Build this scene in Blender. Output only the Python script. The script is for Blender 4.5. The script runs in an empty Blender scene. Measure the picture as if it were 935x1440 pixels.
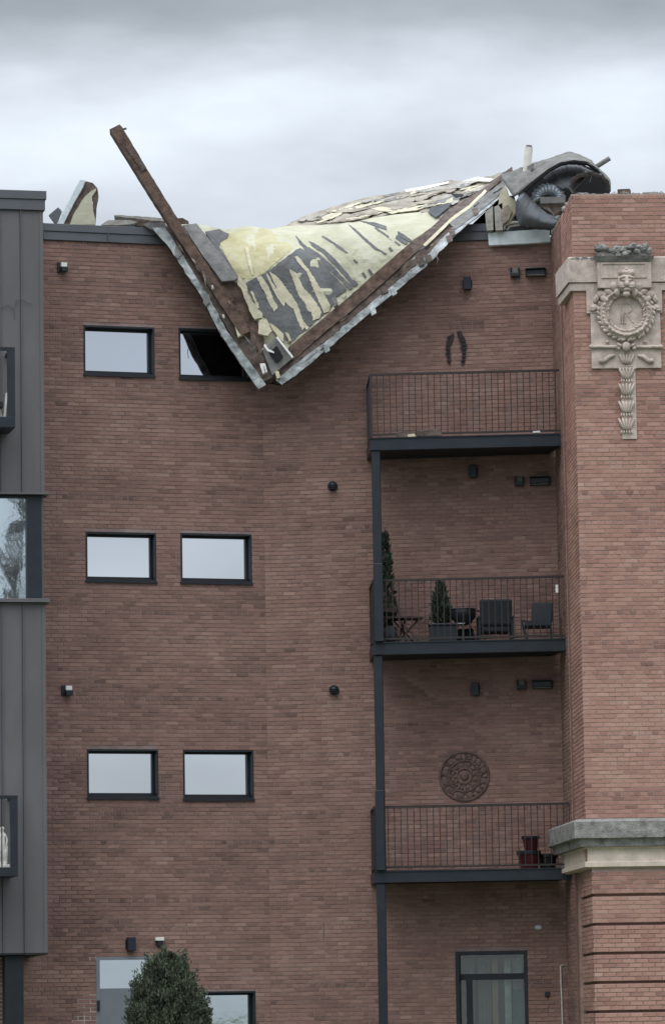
import bpy, math, random
import numpy as np
from mathutils import Vector, Matrix, noise
from mathutils.geometry import delaunay_2d_cdt

rng = random.Random(11)
SC = bpy.context.scene
COL = SC.collection
V = Vector
R = math.radians

# ------------------------------------------------------------------ camera
F_PX, PW, PH = 5600.0, 935.0, 1440.0
CAM = V((0, 0, 1.6))
PITCH, ROLL = math.atan(730 / F_PX), 0.0160
fwd = V((0, math.cos(PITCH), math.sin(PITCH)))
r0 = V((1, 0, 0)); u0 = V((0, -math.sin(PITCH), math.cos(PITCH)))
RX = r0 * math.cos(ROLL) - u0 * math.sin(ROLL)
UX = r0 * math.sin(ROLL) + u0 * math.cos(ROLL)
cd = bpy.data.cameras.new('camera'); cam = bpy.data.objects.new('camera', cd); COL.objects.link(cam)
M = Matrix.Identity(4)
for i in range(3):
    M[i][0], M[i][1], M[i][2], M[i][3] = RX[i], UX[i], -fwd[i], CAM[i]
cam.matrix_world = M
cd.sensor_fit = 'HORIZONTAL'; cd.sensor_width = 36.0; cd.lens = 36.0 * F_PX / PW
cd.clip_start = 0.5; cd.clip_end = 3000
SC.camera = cam

# ------------------------------------------------------------------ world, sun, exposure
SUN_EL, SUN_AZ = R(58), R(200)          # azimuth measured from +Y clockwise: behind the camera, a little to the left
w = bpy.data.worlds.new('World'); SC.world = w; w.use_nodes = True
nt = w.node_tree; N = nt.nodes; Lk = nt.links; N.clear()
def wn(t, **k):
    n = N.new(t)
    for a, b in k.items(): setattr(n, a, b)
    return n
def wmath(op, a, b=None, c=None):
    n = wn('ShaderNodeMath', operation=op)
    for i, v in enumerate((a, b, c)):
        if v is None: continue
        if isinstance(v, (int, float)): n.inputs[i].default_value = v
        else: Lk.new(v, n.inputs[i])
    return n.outputs[0]
sky = wn('ShaderNodeTexSky', sky_type='NISHITA', sun_disc=False, sun_elevation=SUN_EL, sun_rotation=SUN_AZ)
bg1 = wn('ShaderNodeBackground'); bg1.inputs[1].default_value = 0.1; Lk.new(sky.outputs[0], bg1.inputs[0])
tc = wn('ShaderNodeTexCoord'); sep = wn('ShaderNodeSeparateXYZ'); Lk.new(tc.outputs['Generated'], sep.inputs[0])
mp = wn('ShaderNodeMapping'); mp.inputs['Scale'].default_value = (9, 9, 26); Lk.new(tc.outputs['Generated'], mp.inputs[0])
mp.inputs['Location'].default_value = (3.1, 0.4, 1.7)
n1 = wn('ShaderNodeTexNoise'); n1.inputs['Scale'].default_value = 1.0; n1.inputs['Detail'].default_value = 5; n1.inputs['Roughness'].default_value = .5
Lk.new(mp.outputs[0], n1.inputs['Vector'])
mp2 = wn('ShaderNodeMapping'); mp2.inputs['Scale'].default_value = (17, 11, 44); Lk.new(tc.outputs['Generated'], mp2.inputs[0])
n2 = wn('ShaderNodeTexNoise'); n2.inputs['Scale'].default_value = 1.0; n2.inputs['Detail'].default_value = 4
Lk.new(mp2.outputs[0], n2.inputs['Vector'])
# layered overcast: tone follows elevation, broken up by cloud noise
el = wmath('ADD', sep.outputs[2], wmath('MULTIPLY', wmath('SUBTRACT', n1.outputs[0], 0.5), 0.048))
el = wmath('ADD', el, wmath('MULTIPLY', sep.outputs[0], -0.02))
ramp = wn('ShaderNodeValToRGB'); Lk.new(el, ramp.inputs[0])
cr = ramp.color_ramp; cr.interpolation = 'B_SPLINE'
stops = [(0.0, .37), (.17, .37), (.200, .335), (.212, .36), (.226, .405), (.236, .34), (.248, .17), (.264, .17), (.33, .34), (.45, .42), (.7, .42), (1, .42)]
while len(cr.elements) < len(stops): cr.elements.new(.5)
for e, (p, v) in zip(cr.elements, stops):
    e.position = p; e.color = (v * .815, v * .88, v * .955, 1)
k2 = wmath('ADD', 0.66, wmath('MULTIPLY', n2.outputs[0], 0.68))
cie = wmath('ADD', 1.0, wmath('MULTIPLY', wmath('POWER', wmath('MAXIMUM', sep.outputs[2], 0.0), 1.3), 4.2))
bg2 = wn('ShaderNodeBackground'); Lk.new(ramp.outputs[0], bg2.inputs[0]); Lk.new(wmath('MULTIPLY', k2, cie), bg2.inputs[1])
mx = wn('ShaderNodeMixShader'); mx.inputs[0].default_value = .93
Lk.new(bg1.outputs[0], mx.inputs[1]); Lk.new(bg2.outputs[0], mx.inputs[2])
wo = wn('ShaderNodeOutputWorld'); Lk.new(mx.outputs[0], wo.inputs[0])

sd = bpy.data.lights.new('sun', 'SUN'); sd.energy = 0.5; sd.angle = R(40); sd.color = (1, .96, .9)
so = bpy.data.objects.new('sun', sd); COL.objects.link(so)
sdir = V((math.sin(SUN_AZ) * math.cos(SUN_EL), math.cos(SUN_AZ) * math.cos(SUN_EL), math.sin(SUN_EL)))
so.rotation_euler = (-sdir).to_track_quat('-Z', 'Y').to_euler(); so.location = (0, -20, 40)
vs = SC.view_settings; vs.view_transform = 'Standard'; vs.look = 'None'; vs.gamma = 1; vs.exposure = 0.7; vs.use_curve_mapping = False

# ------------------------------------------------------------------ pixel rays -> points in the place
def ray(x, y): return (fwd * F_PX + RX * (x - PW / 2) + UX * (PH / 2 - y))
def at(x, y, Y):
    d = ray(x, y); return CAM + d * (Y / d.y)
def proj(p):
    q = p - CAM; f = q.dot(fwd)
    return (PW / 2 + q.dot(RX) / f * F_PX, PH / 2 - q.dot(UX) / f * F_PX)
class Wall:                                   # vertical plane: origin o, along d, outward n
    def __init__(s, o, ang, flip=1):
        s.o = V((o.x, o.y, 0)); s.d = V((math.cos(ang), math.sin(ang), 0)); s.n = V((s.d.y, -s.d.x, 0)) * flip
    def pt(s, a, z, out=0): return s.o + s.d * a + V((0, 0, z)) + s.n * out
    def hit(s, x, y, out=0):
        d = ray(x, y); t = ((s.o + s.n * out) - CAM).dot(s.n) / d.dot(s.n); return CAM + d * t
    def sz(s, x, y, out=0):
        p = s.hit(x, y, out); return ((p - s.o).dot(s.d), p.z)
    def rect(s, q, out=0):
        P = [s.sz(x, y, out) for x, y in q]      # tl, tr, br, bl
        return ((P[0][0] + P[3][0]) / 2, (P[1][0] + P[2][0]) / 2, (P[2][1] + P[3][1]) / 2, (P[0][1] + P[1][1]) / 2)
YK = 66.0
K = at(371, 700, YK)
WL = Wall(K, R(17)); WR = Wall(K, R(-7))
WF = Wall(at(813, 700, 62.0), R(2.2))                       # tower front
side_d = -WF.n
class Side(Wall):
    def __init__(s, o, fwd_dir, n): s.o = V((o.x, o.y, 0)); s.d = fwd_dir; s.n = n
def fp(s, b, z): return WF.pt(s, z, -b)                    # tower frame: s along front, b back

# ------------------------------------------------------------------ materials
def mat(name, col, rough=.8, metal=0, var=0, vscale=4, bump=0, bscale=30, spec=.4, col2=None, stretch=(1, 1, 1)):
    m = bpy.data.materials.new(name); m.use_nodes = True
    t = m.node_tree; b = t.nodes['Principled BSDF']
    b.inputs['Base Color'].default_value = (*col, 1); b.inputs['Roughness'].default_value = rough
    b.inputs['Metallic'].default_value = metal; b.inputs['Specular IOR Level'].default_value = spec
    c = t.nodes.new('ShaderNodeTexCoord'); g = t.nodes.new('ShaderNodeMapping'); g.inputs['Scale'].default_value = stretch
    t.links.new(c.outputs['Object'], g.inputs[0])
    if var:
        n = t.nodes.new('ShaderNodeTexNoise'); n.inputs['Scale'].default_value = vscale; n.inputs['Detail'].default_value = 6
        n.inputs['Roughness'].default_value = .62
        t.links.new(g.outputs[0], n.inputs['Vector'])
        r = t.nodes.new('ShaderNodeValToRGB'); r.color_ramp.elements[0].position = .3; r.color_ramp.elements[1].position = .7
        a = [max(0, x * (1 - var)) for x in col]; z = col2 or [min(1, x * (1 + var)) for x in col]
        r.color_ramp.elements[0].color = (*a, 1); r.color_ramp.elements[1].color = (*z, 1)
        t.links.new(n.outputs[0], r.inputs[0]); t.links.new(r.outputs[0], b.inputs['Base Color'])
    if bump:
        n = t.nodes.new('ShaderNodeTexNoise'); n.inputs['Scale'].default_value = bscale; n.inputs['Detail'].default_value = 4
        t.links.new(g.outputs[0], n.inputs['Vector'])
        p = t.nodes.new('ShaderNodeBump'); p.inputs['Strength'].default_value = bump; p.inputs['Distance'].default_value = .02
        t.links.new(n.outputs[0], p.inputs['Height']); t.links.new(p.outputs[0], b.inputs['Normal'])
    return m
def brick_mat(name, dark, mid, light):
    m = bpy.data.materials.new(name); m.use_nodes = True; t = m.node_tree; b = t.nodes['Principled BSDF']
    b.inputs['Roughness'].default_value = .88; b.inputs['Specular IOR Level'].default_value = .25
    a = t.nodes.new('ShaderNodeAttribute'); a.attribute_name = 'tone'
    c = t.nodes.new('ShaderNodeTexCoord')
    n = t.nodes.new('ShaderNodeTexNoise'); n.inputs['Scale'].default_value = 22; n.inputs['Detail'].default_value = 5
    t.links.new(c.outputs['Object'], n.inputs['Vector'])
    ad = t.nodes.new('ShaderNodeMath'); ad.operation = 'MULTIPLY_ADD'; ad.inputs[1].default_value = .28; ad.inputs[2].default_value = -.14
    t.links.new(n.outputs[0], ad.inputs[0])
    a2 = t.nodes.new('ShaderNodeMath'); a2.operation = 'ADD'; t.links.new(ad.outputs[0], a2.inputs[0]); t.links.new(a.outputs['Fac'], a2.inputs[1])
    r = t.nodes.new('ShaderNodeValToRGB'); e = r.color_ramp.elements
    e[0].position = 0; e[0].color = (*dark, 1); e[1].position = 1; e[1].color = (*light, 1)
    x = e.new(.45); x.color = (*mid, 1)
    t.links.new(a2.outputs[0], r.inputs[0]); t.links.new(r.outputs[0], b.inputs['Base Color'])
    for sc_, st, am in ((.9, (1, 1, 2.2), .30), (2.2, (2.5, 2.5, .22), .22)):       # blotches and rain streaks
        gm_ = t.nodes.new('ShaderNodeMapping'); gm_.inputs['Scale'].default_value = st; t.links.new(c.outputs['Object'], gm_.inputs[0])
        nn = t.nodes.new('ShaderNodeTexNoise'); nn.inputs['Scale'].default_value = sc_; nn.inputs['Detail'].default_value = 5; t.links.new(gm_.outputs[0], nn.inputs['Vector'])
        q = t.nodes.new('ShaderNodeMath'); q.operation = 'MULTIPLY_ADD'; q.inputs[1].default_value = am; q.inputs[2].default_value = -am / 2; t.links.new(nn.outputs[0], q.inputs[0])
        q2 = t.nodes.new('ShaderNodeMath'); q2.operation = 'ADD'; t.links.new(r.inputs[0].links[0].from_socket, q2.inputs[0]); t.links.new(q.outputs[0], q2.inputs[1]); t.links.new(q2.outputs[0], r.inputs[0])
    p = t.nodes.new('ShaderNodeBump'); p.inputs['Strength'].default_value = .35; p.inputs['Distance'].default_value = .006
    t.links.new(n.outputs[0], p.inputs['Height']); t.links.new(p.outputs[0], b.inputs['Normal'])
    return m
MT = dict(
    brick=brick_mat('brown_brick', (.135, .081, .069), (.252, .147, .120), (.365, .237, .195)),
    redbrick=brick_mat('red_brick', (.21, .112, .089), (.375, .207, .162), (.50, .325, .262)),
    mortar=mat('mortar', (.26, .19, .175), .95, var=.3, vscale=3, bump=.4, bscale=60),
    redmortar=mat('red_mortar', (.36, .27, .235), .95, var=.25, vscale=3, bump=.4, bscale=60),
    palemortar=mat('pale_mortar', (.46, .40, .37), .95, var=.25, vscale=5),
    clad=mat('grey_cladding', (.122, .116, .119), .5, .15, var=.16, vscale=1.3, bump=.12, bscale=1.6, spec=.35, stretch=(1, 1, .35)),
    coping=mat('dark_coping', (.10, .105, .118), .5, .3, var=.12, vscale=2),
    black=mat('black_metal', (.017, .020, .026), .45, .2, var=.2, vscale=6),
    slate=mat('slate_steel', (.023, .029, .038), .42, .35, var=.15, vscale=5),
    rail=mat('rail_metal', (.034, .027, .026), .5, .2),
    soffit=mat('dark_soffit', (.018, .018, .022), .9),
    concrete=mat('deck_concrete', (.20, .185, .17), .95, var=.2, vscale=5, bump=.4),
    glass=mat('mirror_glass', (.76, .785, .82), .03, 1.0, bump=.015, bscale=1.2),
    glassdim=mat('dim_mirror_glass', (.60, .625, .68), .03, 1.0, bump=.015, bscale=1.2),  # darker reflection of the top panes painted as a dimmer tint
    stone=mat('carved_limestone', (.48, .40, .345), .9, var=.30, vscale=7, bump=.35, bscale=50),
    stonegrey=mat('weathered_limestone', (.22, .215, .205), .95, var=.5, vscale=7, bump=.8, bscale=40, col2=(.36, .345, .32)),
    cream=mat('cream_stone', (.60, .505, .415), .85, var=.2, vscale=5, bump=.2),
    galv=mat('galvanised_flashing', (.27, .29, .29), .6, .2, var=.65, vscale=6, bump=.5, bscale=14, stretch=(1, 1, 1)),
    whitemetal=mat('white_flashing', (.55, .60, .61), .5, .2, var=.2, vscale=5, bump=.3, bscale=10),
    rust=mat('rusted_timber', (.095, .06, .046), .9, var=.5, vscale=7, bump=.6, bscale=25, col2=(.17, .11, .085)),
    rustdark=mat('weathered_timber', (.085, .062, .052), .88, var=.5, vscale=8, bump=.6, bscale=25, col2=(.17, .125, .105)),
    plank=mat('grey_board', (.17, .165, .16), .9, var=.35, vscale=6, bump=.5, bscale=20),
    tan=mat('torn_felt', (.285, .245, .20), .92, var=.35, vscale=4, bump=.9, bscale=9, col2=(.41, .36, .295)),
    foam=mat('yellow_insulation', (.44, .42, .295), .92, var=.10, vscale=2.0, bump=.8, bscale=7, col2=(.52, .505, .40)),
    yellowfoam=mat('rich_yellow_insulation', (.42, .375, .205), .92, var=.12, vscale=2.5, bump=.8, bscale=8, col2=(.50, .465, .31)),
    palefoam=mat('pale_insulation', (.52, .475, .35), .92, var=.25, vscale=5, bump=.5, bscale=20),
    membrane=mat('grey_membrane', (.132, .133, .136), .9, var=.26, vscale=5, bump=.8, bscale=14, spec=.2),
    paleboard=mat('pale_board', (.34, .32, .29), .9, var=.35, vscale=8, bump=.5, bscale=20),
    hood=mat('dusty_felt', (.17, .165, .155), .95, var=.38, vscale=4, bump=.9, bscale=16, spec=.15),
    wingiron=mat('black_iron', (.035, .032, .034), .75, .2, var=.4, vscale=10),
    rollmem=mat('rolled_membrane', (.115, .122, .132), .8, var=.22, vscale=5, bump=.5, bscale=10, spec=.25),
    darkmem=mat('dark_membrane', (.062, .066, .074), .75, var=.4, vscale=4, bump=.9, bscale=8, spec=.25),
    void=mat('cavity_shade', (.012, .012, .014), .95),  # near-black: the shade of cavities put into the colour
    duct=mat('silver_duct', (.40, .45, .50), .42, .55, var=.2, vscale=8),
    pipe=mat('pvc_pipe', (.62, .60, .54), .6, var=.15, vscale=8),
    white=mat('white_plastic', (.75, .74, .70), .5),
    pot=mat('red_glaze', (.06, .007, .011), .3, var=.3, vscale=6),
    charcoal=mat('charcoal_fabric', (.030, .036, .045), .85, var=.2, vscale=20),
    wood=mat('brown_slats', (.06, .035, .028), .7),
    trunk=mat('bark', (.07, .055, .045), .95, var=.4, vscale=12, bump=.8, bscale=30),
    leaf=mat('evergreen_foliage', (.040, .060, .038), .8, var=.5, vscale=5, col2=(.105, .125, .075)),
    leafdark=mat('dark_evergreen_foliage', (.030, .045, .030), .8, var=.5, vscale=8, col2=(.05, .075, .045)),
    iron=mat('dark_iron', (.135, .090, .080), .7, .3, var=.4, vscale=10),
    doorgrey=mat('grey_door_paint', (.19, .205, .23), .5, .1, var=.08, vscale=3),
    grime=mat('plaster_figure', (.66, .66, .60), .7, var=.2, vscale=9),
    asphalt=mat('asphalt', (.06, .06, .062), .9, var=.3, vscale=1, bump=.4, bscale=40),
    grass=mat('lawn', (.06, .085, .035), .95, var=.4, vscale=.8, bump=.6, bscale=30),
    paving=mat('pavement_concrete', (.28, .27, .25), .9, var=.2, vscale=1.5),
    refl_beige=mat('beige_reflection', (.34, .25, .17), .9, var=.2, vscale=3),  # strip colours that paint the right door's reflections
    refl_grey=mat('grey_reflection', (.11, .125, .105), .9, var=.3, vscale=4),
    refl_pale=mat('pale_reflection', (.40, .43, .40), .9, var=.4, vscale=3),
    teal=mat('teal_reflection', (.06, .12, .13), .9, var=.3, vscale=5),
)
def glassy(name, refl):
    m = bpy.data.materials.new(name); m.use_nodes = True; t = m.node_tree; t.nodes.clear()
    o = t.nodes.new('ShaderNodeOutputMaterial'); x = t.nodes.new('ShaderNodeMixShader'); x.inputs[0].default_value = refl
    a = t.nodes.new('ShaderNodeBsdfTransparent'); a.inputs[0].default_value = (.8, .87, .85, 1)
    g = t.nodes.new('ShaderNodeBsdfGlossy'); g.inputs['Roughness'].default_value = .02
    t.links.new(a.outputs[0], x.inputs[1]); t.links.new(g.outputs[0], x.inputs[2]); t.links.new(x.outputs[0], o.inputs[0]); return m
MT['clear'] = glassy('clear_glass', .10)
MT['wavyglass'] = mat('wavy_glass', (.62, .70, .74), .03, 1.0, bump=.06, bscale=1.6)

# ------------------------------------------------------------------ object helpers
def root(o):
    while o.parent: o = o.parent
    return o
def link(name, me, parent=None):
    o = bpy.data.objects.new(name, me); COL.objects.link(o)
    if parent: o.parent = parent
    return o
def tag(o, label=None, cat=None, group=None, kind=None):
    if label: o['label'] = label
    if cat: o['category'] = cat
    if group: o['group'] = group
    if kind: o['kind'] = kind
    return o
def thing(name, loc, label, cat, group=None, rz=0):
    o = bpy.data.objects.new(name, None); COL.objects.link(o); o.location = loc; o.rotation_euler = (0, 0, rz)
    o.empty_display_size = .1
    return tag(o, label, cat, group)
class G:
    def __init__(s): s.v = []; s.f = []; s.t = []
    def quad(s, a, b, c, d):
        i = len(s.v); s.v += [a, b, c, d]; s.f.append((i, i + 1, i + 2, i + 3)); return s
    def hexa(s, p):            # 8 points: 4 bottom ring, 4 top ring
        i = len(s.v); s.v += p
        for q in ((0, 3, 2, 1), (4, 5, 6, 7), (0, 1, 5, 4), (1, 2, 6, 5), (2, 3, 7, 6), (3, 0, 4, 7)): s.f.append(tuple(i + k for k in q))
        return s
    def obox(s, c, ax, ay, az):   # centre and half axes
        return s.hexa([c - ax - ay - az, c + ax - ay - az, c + ax + ay - az, c - ax + ay - az, c - ax - ay + az, c + ax - ay + az, c + ax + ay + az, c - ax + ay + az])
    def box(s, x0, x1, y0, y1, z0, z1):
        return s.obox(V(((x0 + x1) / 2, (y0 + y1) / 2, (z0 + z1) / 2)), V(((x1 - x0) / 2, 0, 0)), V((0, (y1 - y0) / 2, 0)), V((0, 0, (z1 - z0) / 2)))
    def wbox(s, W, s0, s1, z0, z1, o0, o1):
        return s.hexa([W.pt(s0, z0, o0), W.pt(s1, z0, o0), W.pt(s1, z0, o1), W.pt(s0, z0, o1), W.pt(s0, z1, o0), W.pt(s1, z1, o0), W.pt(s1, z1, o1), W.pt(s0, z1, o1)])
    def bar(s, p, q, wd, th, up=V((0, 0, 1))):
        d = (q - p); L = d.length; d = d / L
        a = d.cross(up)
        if a.length < 1e-4: a = d.cross(V((1, 0, 0)))
        a.normalize(); b = a.cross(d).normalized()
        return s.obox((p + q) / 2, d * L / 2, a * wd / 2, b * th / 2)
    def prism(s, poly, vec):
        n = len(poly); i = len(s.v); s.v += list(poly) + [p + vec for p in poly]
        s.f.append(tuple(range(i, i + n))); s.f.append(tuple(range(i + 2 * n - 1, i + n - 1, -1)))
        for k in range(n):
            j = (k + 1) % n; s.f.append((i + k, i + n + k, i + n + j, i + j))
        return s
    def tube(s, pts, r, n=8, cap=True):
        rs = r if isinstance(r, (list, tuple)) else [r] * len(pts)
        base = len(s.v); prev = None
        for k, p in enumerate(pts):
            d = (pts[min(k + 1, len(pts) - 1)] - pts[max(k - 1, 0)]).normalized()
            a = prev if prev is not None else (V((0, 0, 1)) if abs(d.z) < .9 else V((1, 0, 0)))
            a = (a - d * a.dot(d)).normalized(); prev = a; b = d.cross(a)
            for j in range(n):
                t = 2 * math.pi * j / n; s.v.append(p + (a * math.cos(t) + b * math.sin(t)) * rs[k])
        for k in range(len(pts) - 1):
            for j in range(n):
                j2 = (j + 1) % n; s.f.append((base + k * n + j, base + k * n + j2, base + (k + 1) * n + j2, base + (k + 1) * n + j))
        if cap:
            s.f.append(tuple(base + j for j in range(n - 1, -1, -1))); s.f.append(tuple(base + (len(pts) - 1) * n + j for j in range(n)))
        return s
    def lathe(s, prof, n=16, c=V((0, 0, 0)), cap=True):
        base = len(s.v)
        for r, z in prof:
            for j in range(n):
                t = 2 * math.pi * j / n; s.v.append(c + V((r * math.cos(t), r * math.sin(t), z)))
        for k in range(len(prof) - 1):
            for j in range(n):
                j2 = (j + 1) % n; s.f.append((base + k * n + j, base + k * n + j2, base + (k + 1) * n + j2, base + (k + 1) * n + j))
        if cap:
            s.f.append(tuple(base + j for j in range(n - 1, -1, -1))); s.f.append(tuple(base + (len(prof) - 1) * n + j for j in range(n)))
        return s
    def lump(s, c, ax, ay, az, n=8, m=5, rough=0):
        base = len(s.v)
        for k in range(m + 1):
            ph = math.pi * k / m
            for j in range(n):
                t = 2 * math.pi * j / n; r = 1 + (rng.uniform(-rough, rough) if rough else 0)
                s.v.append(c + (ax * (math.sin(ph) * math.cos(t)) + ay * (math.sin(ph) * math.sin(t)) + az * math.cos(ph)) * r)
        for k in range(m):
            for j in range(n):
                j2 = (j + 1) % n; s.f.append((base + k * n + j, base + (k + 1) * n + j, base + (k + 1) * n + j2, base + k * n + j2))
        return s
    def build(s, name, m, parent=None, local=False, smooth=False, bevel=0, kind=None, label=None):
        off = V((0, 0, 0)) if (local or not parent) else root(parent).location
        me = bpy.data.meshes.new(name); me.from_pydata([tuple(p - off) for p in s.v], [], s.f); me.update()
        me.materials.append(MT[m] if isinstance(m, str) else m)
        if s.t:
            at_ = me.attributes.new('tone', 'FLOAT', 'FACE'); at_.data.foreach_set('value', s.t)
        import bmesh
        if not s.t:
            b = bmesh.new(); b.from_mesh(me); bmesh.ops.recalc_face_normals(b, faces=b.faces); b.to_mesh(me); b.free()
        if smooth: me.polygons.foreach_set('use_smooth', [True] * len(me.polygons))
        o = link(name, me, parent)
        if bevel:
            bv = o.modifiers.new('bevel', 'BEVEL'); bv.width = bevel; bv.segments = 2; bv.limit_method = 'ANGLE'
        if kind: o['kind'] = kind
        if label: o['label'] = label
        return o
def centred(o, label=None, cat=None, group=None):
    """move a single-mesh thing's origin to its base"""
    me = o.data; n = len(me.vertices); a = np.empty(n * 3, 'f'); me.vertices.foreach_get('co', a); a = a.reshape(-1, 3)
    c = V((float(a[:, 0].mean()), float(a[:, 1].mean()), float(a[:, 2].min())))
    a -= np.array(c, 'f'); me.vertices.foreach_set('co', a.ravel()); me.update(); o.location = c
    return tag(o, label, cat, group)
def copy_part(o, loc=None, parent=None):
    c = o.copy(); COL.objects.link(c)
    if parent: c.parent = parent
    if loc is not None: c.location = loc
    return c

def densify(poly, step, jag=0, closed=True):
    out = []; n = len(poly)
    for i in range(n if closed else n - 1):
        a, b = poly[i], poly[(i + 1) % n]; L = math.hypot(b[0] - a[0], b[1] - a[1]); k = max(1, int(L / step))
        for j in range(k):
            t = j / k; out.append((a[0] + (b[0] - a[0]) * t + (rng.uniform(-jag, jag) if j else 0), a[1] + (b[1] - a[1]) * t + (rng.uniform(-jag, jag) if j else 0)))
    return out
# ------------------------------------------------------------------ ground
g = G(); g.quad(V((-900, -900, 0)), V((900, -900, 0)), V((900, 900, 0)), V((-900, 900, 0)))
tag(g.build('ground', 'grass'), kind='structure')
g = G(); g.box(-200, 200, 30, 48, -.2, .004); tag(g.build('road', 'asphalt'), kind='structure')
g = G(); g.box(-200, 200, 48, 51, -.2, .13); tag(g.build('pavement', 'paving'), kind='structure')

# ------------------------------------------------------------------ brick walls
CH, SL, HL, JT = .0677, .2032, .1016, .0105
Z_TOP = WL.sz(60, 337)[1]                       # underside of the coping, left wall
_mesh_cache = {}
def brick_mesh(ln, tone, depth, m):
    k = (ln, tone, depth, m)
    if k not in _mesh_cache:
        a, b, h = ln / 2, depth, (CH - JT) / 2
        me = bpy.data.meshes.new('brick')
        vs_ = [(-a, 0, -h), (a, 0, -h), (a, -b, -h), (-a, -b, -h), (-a, 0, h), (a, 0, h), (a, -b, h), (-a, -b, h)]
        c = .003
        front = [(-a + c, -b - c, -h + c), (a - c, -b - c, -h + c), (a - c, -b - c, h - c), (-a + c, -b - c, h - c)]
        me.from_pydata(vs_ + front, [], [(0, 3, 2, 1), (4, 5, 6, 7), (1, 2, 6, 5), (3, 0, 4, 7), (3, 2, 9, 8), (2, 6, 10, 9), (6, 7, 11, 10), (7, 3, 8, 11), (8, 9, 10, 11)])
        me.materials.append(MT[m]); t = me.attributes.new('tone', 'FLOAT', 'FACE'); t.data.foreach_set('value', [tone] * len(me.polygons))
        _mesh_cache[k] = me
    return _mesh_cache[k]
def tone_at(W, s, z, hdr, seed):
    n = noise.noise(V((s * .55 + seed, z * 1.6, seed * .7))) * .42 + noise.noise(V((s * 1.7 + seed, z * 6.0, 3.3))) * .30
    t = .42 + n * .55 + rng.gauss(0, .098) + (.05 if W is WR else 0) - (.10 if hdr and rng.random() < .4 else 0)  # right wall's lighter angle to the light painted into its bricks
    if rng.random() < .03: t -= .15
    if rng.random() < .03: t += .16
    return min(1, max(0, t))
def lay_bricks(W, s0, s1, z0, z1, openings, out, seed, header_every=7, zoff=0):
    """list of bricks: (sa, sb, zc, tone) on wall W"""
    L = []; k = int(math.floor((z0 - zoff) / CH + 1e-6))
    while True:
        za = zoff + k * CH + JT / 2; zb = za + CH - JT; k += 1
        if za < z0 - .001: continue
        if zb > z1 + .001: break
        hdr = (k % header_every == 0); ln = HL if hdr else SL
        off = (ln / 2 if k % 2 else 0)
        m0 = int(math.floor((s0 - off) / ln)) - 1; s = m0 * ln + off
        zc = (za + zb) / 2
        while s < s1:
            a, b = s + JT / 2, s + ln - JT / 2; s += ln
            parts = [(max(a, s0), min(b, s1))]
            for (oa, ob, oz0, oz1) in openings:
                if zb > oz0 and za < oz1:
                    nx = []
                    for p, q in parts:
                        if q <= oa or p >= ob: nx.append((p, q))
                        else:
                            if p < oa: nx.append((p, oa))
                            if q > ob: nx.append((ob, q))
                    parts = nx
            for p, q in parts:
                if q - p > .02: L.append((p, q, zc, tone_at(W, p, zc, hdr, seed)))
    return L
def brick_part(name, W, s0, s1, z0, z1, openings, thing_, m, mm, seed, singles, out=0.0, thick=.3, keep=None, wallpart=None, zoff=0):
    """a wall slab of mortar with its bricks laid on it"""
    zs = sorted({z0, z1, *[z for o in openings for z in o[2:] if z0 < z < z1]})
    gm = G()
    for a, b in zip(zs[:-1], zs[1:]):
        cuts = sorted([o for o in openings if o[2] < (a + b) / 2 < o[3]])
        p = s0
        for o in cuts:
            if o[0] > p: gm.wbox(W, p, o[0], a, b, out - thick, out)
            p = max(p, o[1])
        if p < s1: gm.wbox(W, p, s1, a, b, out - thick, out)
    if wallpart is None: wallpart = gm.build(name, mm, thing_)
    else: gm.build('mortar_bed', mm, wallpart)
    B = lay_bricks(W, s0, s1, z0, z1, openings, out, seed, zoff=zoff)
    cand = []
    for i, (a, b, zc, t) in enumerate(B):
        c = W.pt((a + b) / 2, zc, out); x, y = proj(c)
        if 2 < x < PW - 2 and 2 < y < PH - 2 and (keep is None or keep(x, y)): cand.append(((c - CAM).length - .02 * (b - a) * 50, i))
    cand.sort(); chosen = {i for _, i in cand[:singles]}
    g = G(); ang = math.atan2(W.d.y, W.d.x); base = root(wallpart).location
    for i, (a, b, zc, t) in enumerate(B):
        pr = .007 + rng.uniform(-.0015, .0025)
        if i in chosen:
            tq = round(t * 14) / 14; ln = round((b - a), 3)
            o = link('brick', brick_mesh(ln, tq, .009, m), wallpart)
            o.location = W.pt((a + b) / 2, zc, out) - base; o.rotation_euler = (0, 0, ang if W.n.dot(V((W.d.y, -W.d.x, 0))) > 0 else ang + math.pi)
        else:
            h = (CH - JT) / 2; c = .003
            P = [W.pt(a, zc - h, out), W.pt(b, zc - h, out), W.pt(b, zc + h, out), W.pt(a, zc + h, out)]
            Q = [W.pt(a + c, zc - h + c, out + pr), W.pt(b - c, zc - h + c, out + pr), W.pt(b - c, zc + h - c, out + pr), W.pt(a + c, zc + h - c, out + pr)]
            j = len(g.v); g.v += P + Q
            g.f += [(j + 4, j + 5, j + 6, j + 7), (j, j + 1, j + 5, j + 4), (j + 1, j + 2, j + 6, j + 5), (j + 2, j + 3, j + 7, j + 6), (j + 3, j, j + 4, j + 7)]
            if W.n.dot(V((W.d.y, -W.d.x, 0))) < 0: g.f[-5:] = [tuple(reversed(q)) for q in g.f[-5:]]
            g.t += [t] * 5
    g.build('brickwork', m, wallpart, kind='stuff')
    return wallpart

BL = thing('brick_building', V((K.x, K.y, 0)), 'brown brick apartment block whose roof corner has been ripped up and folded over the wall', 'building')

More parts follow.
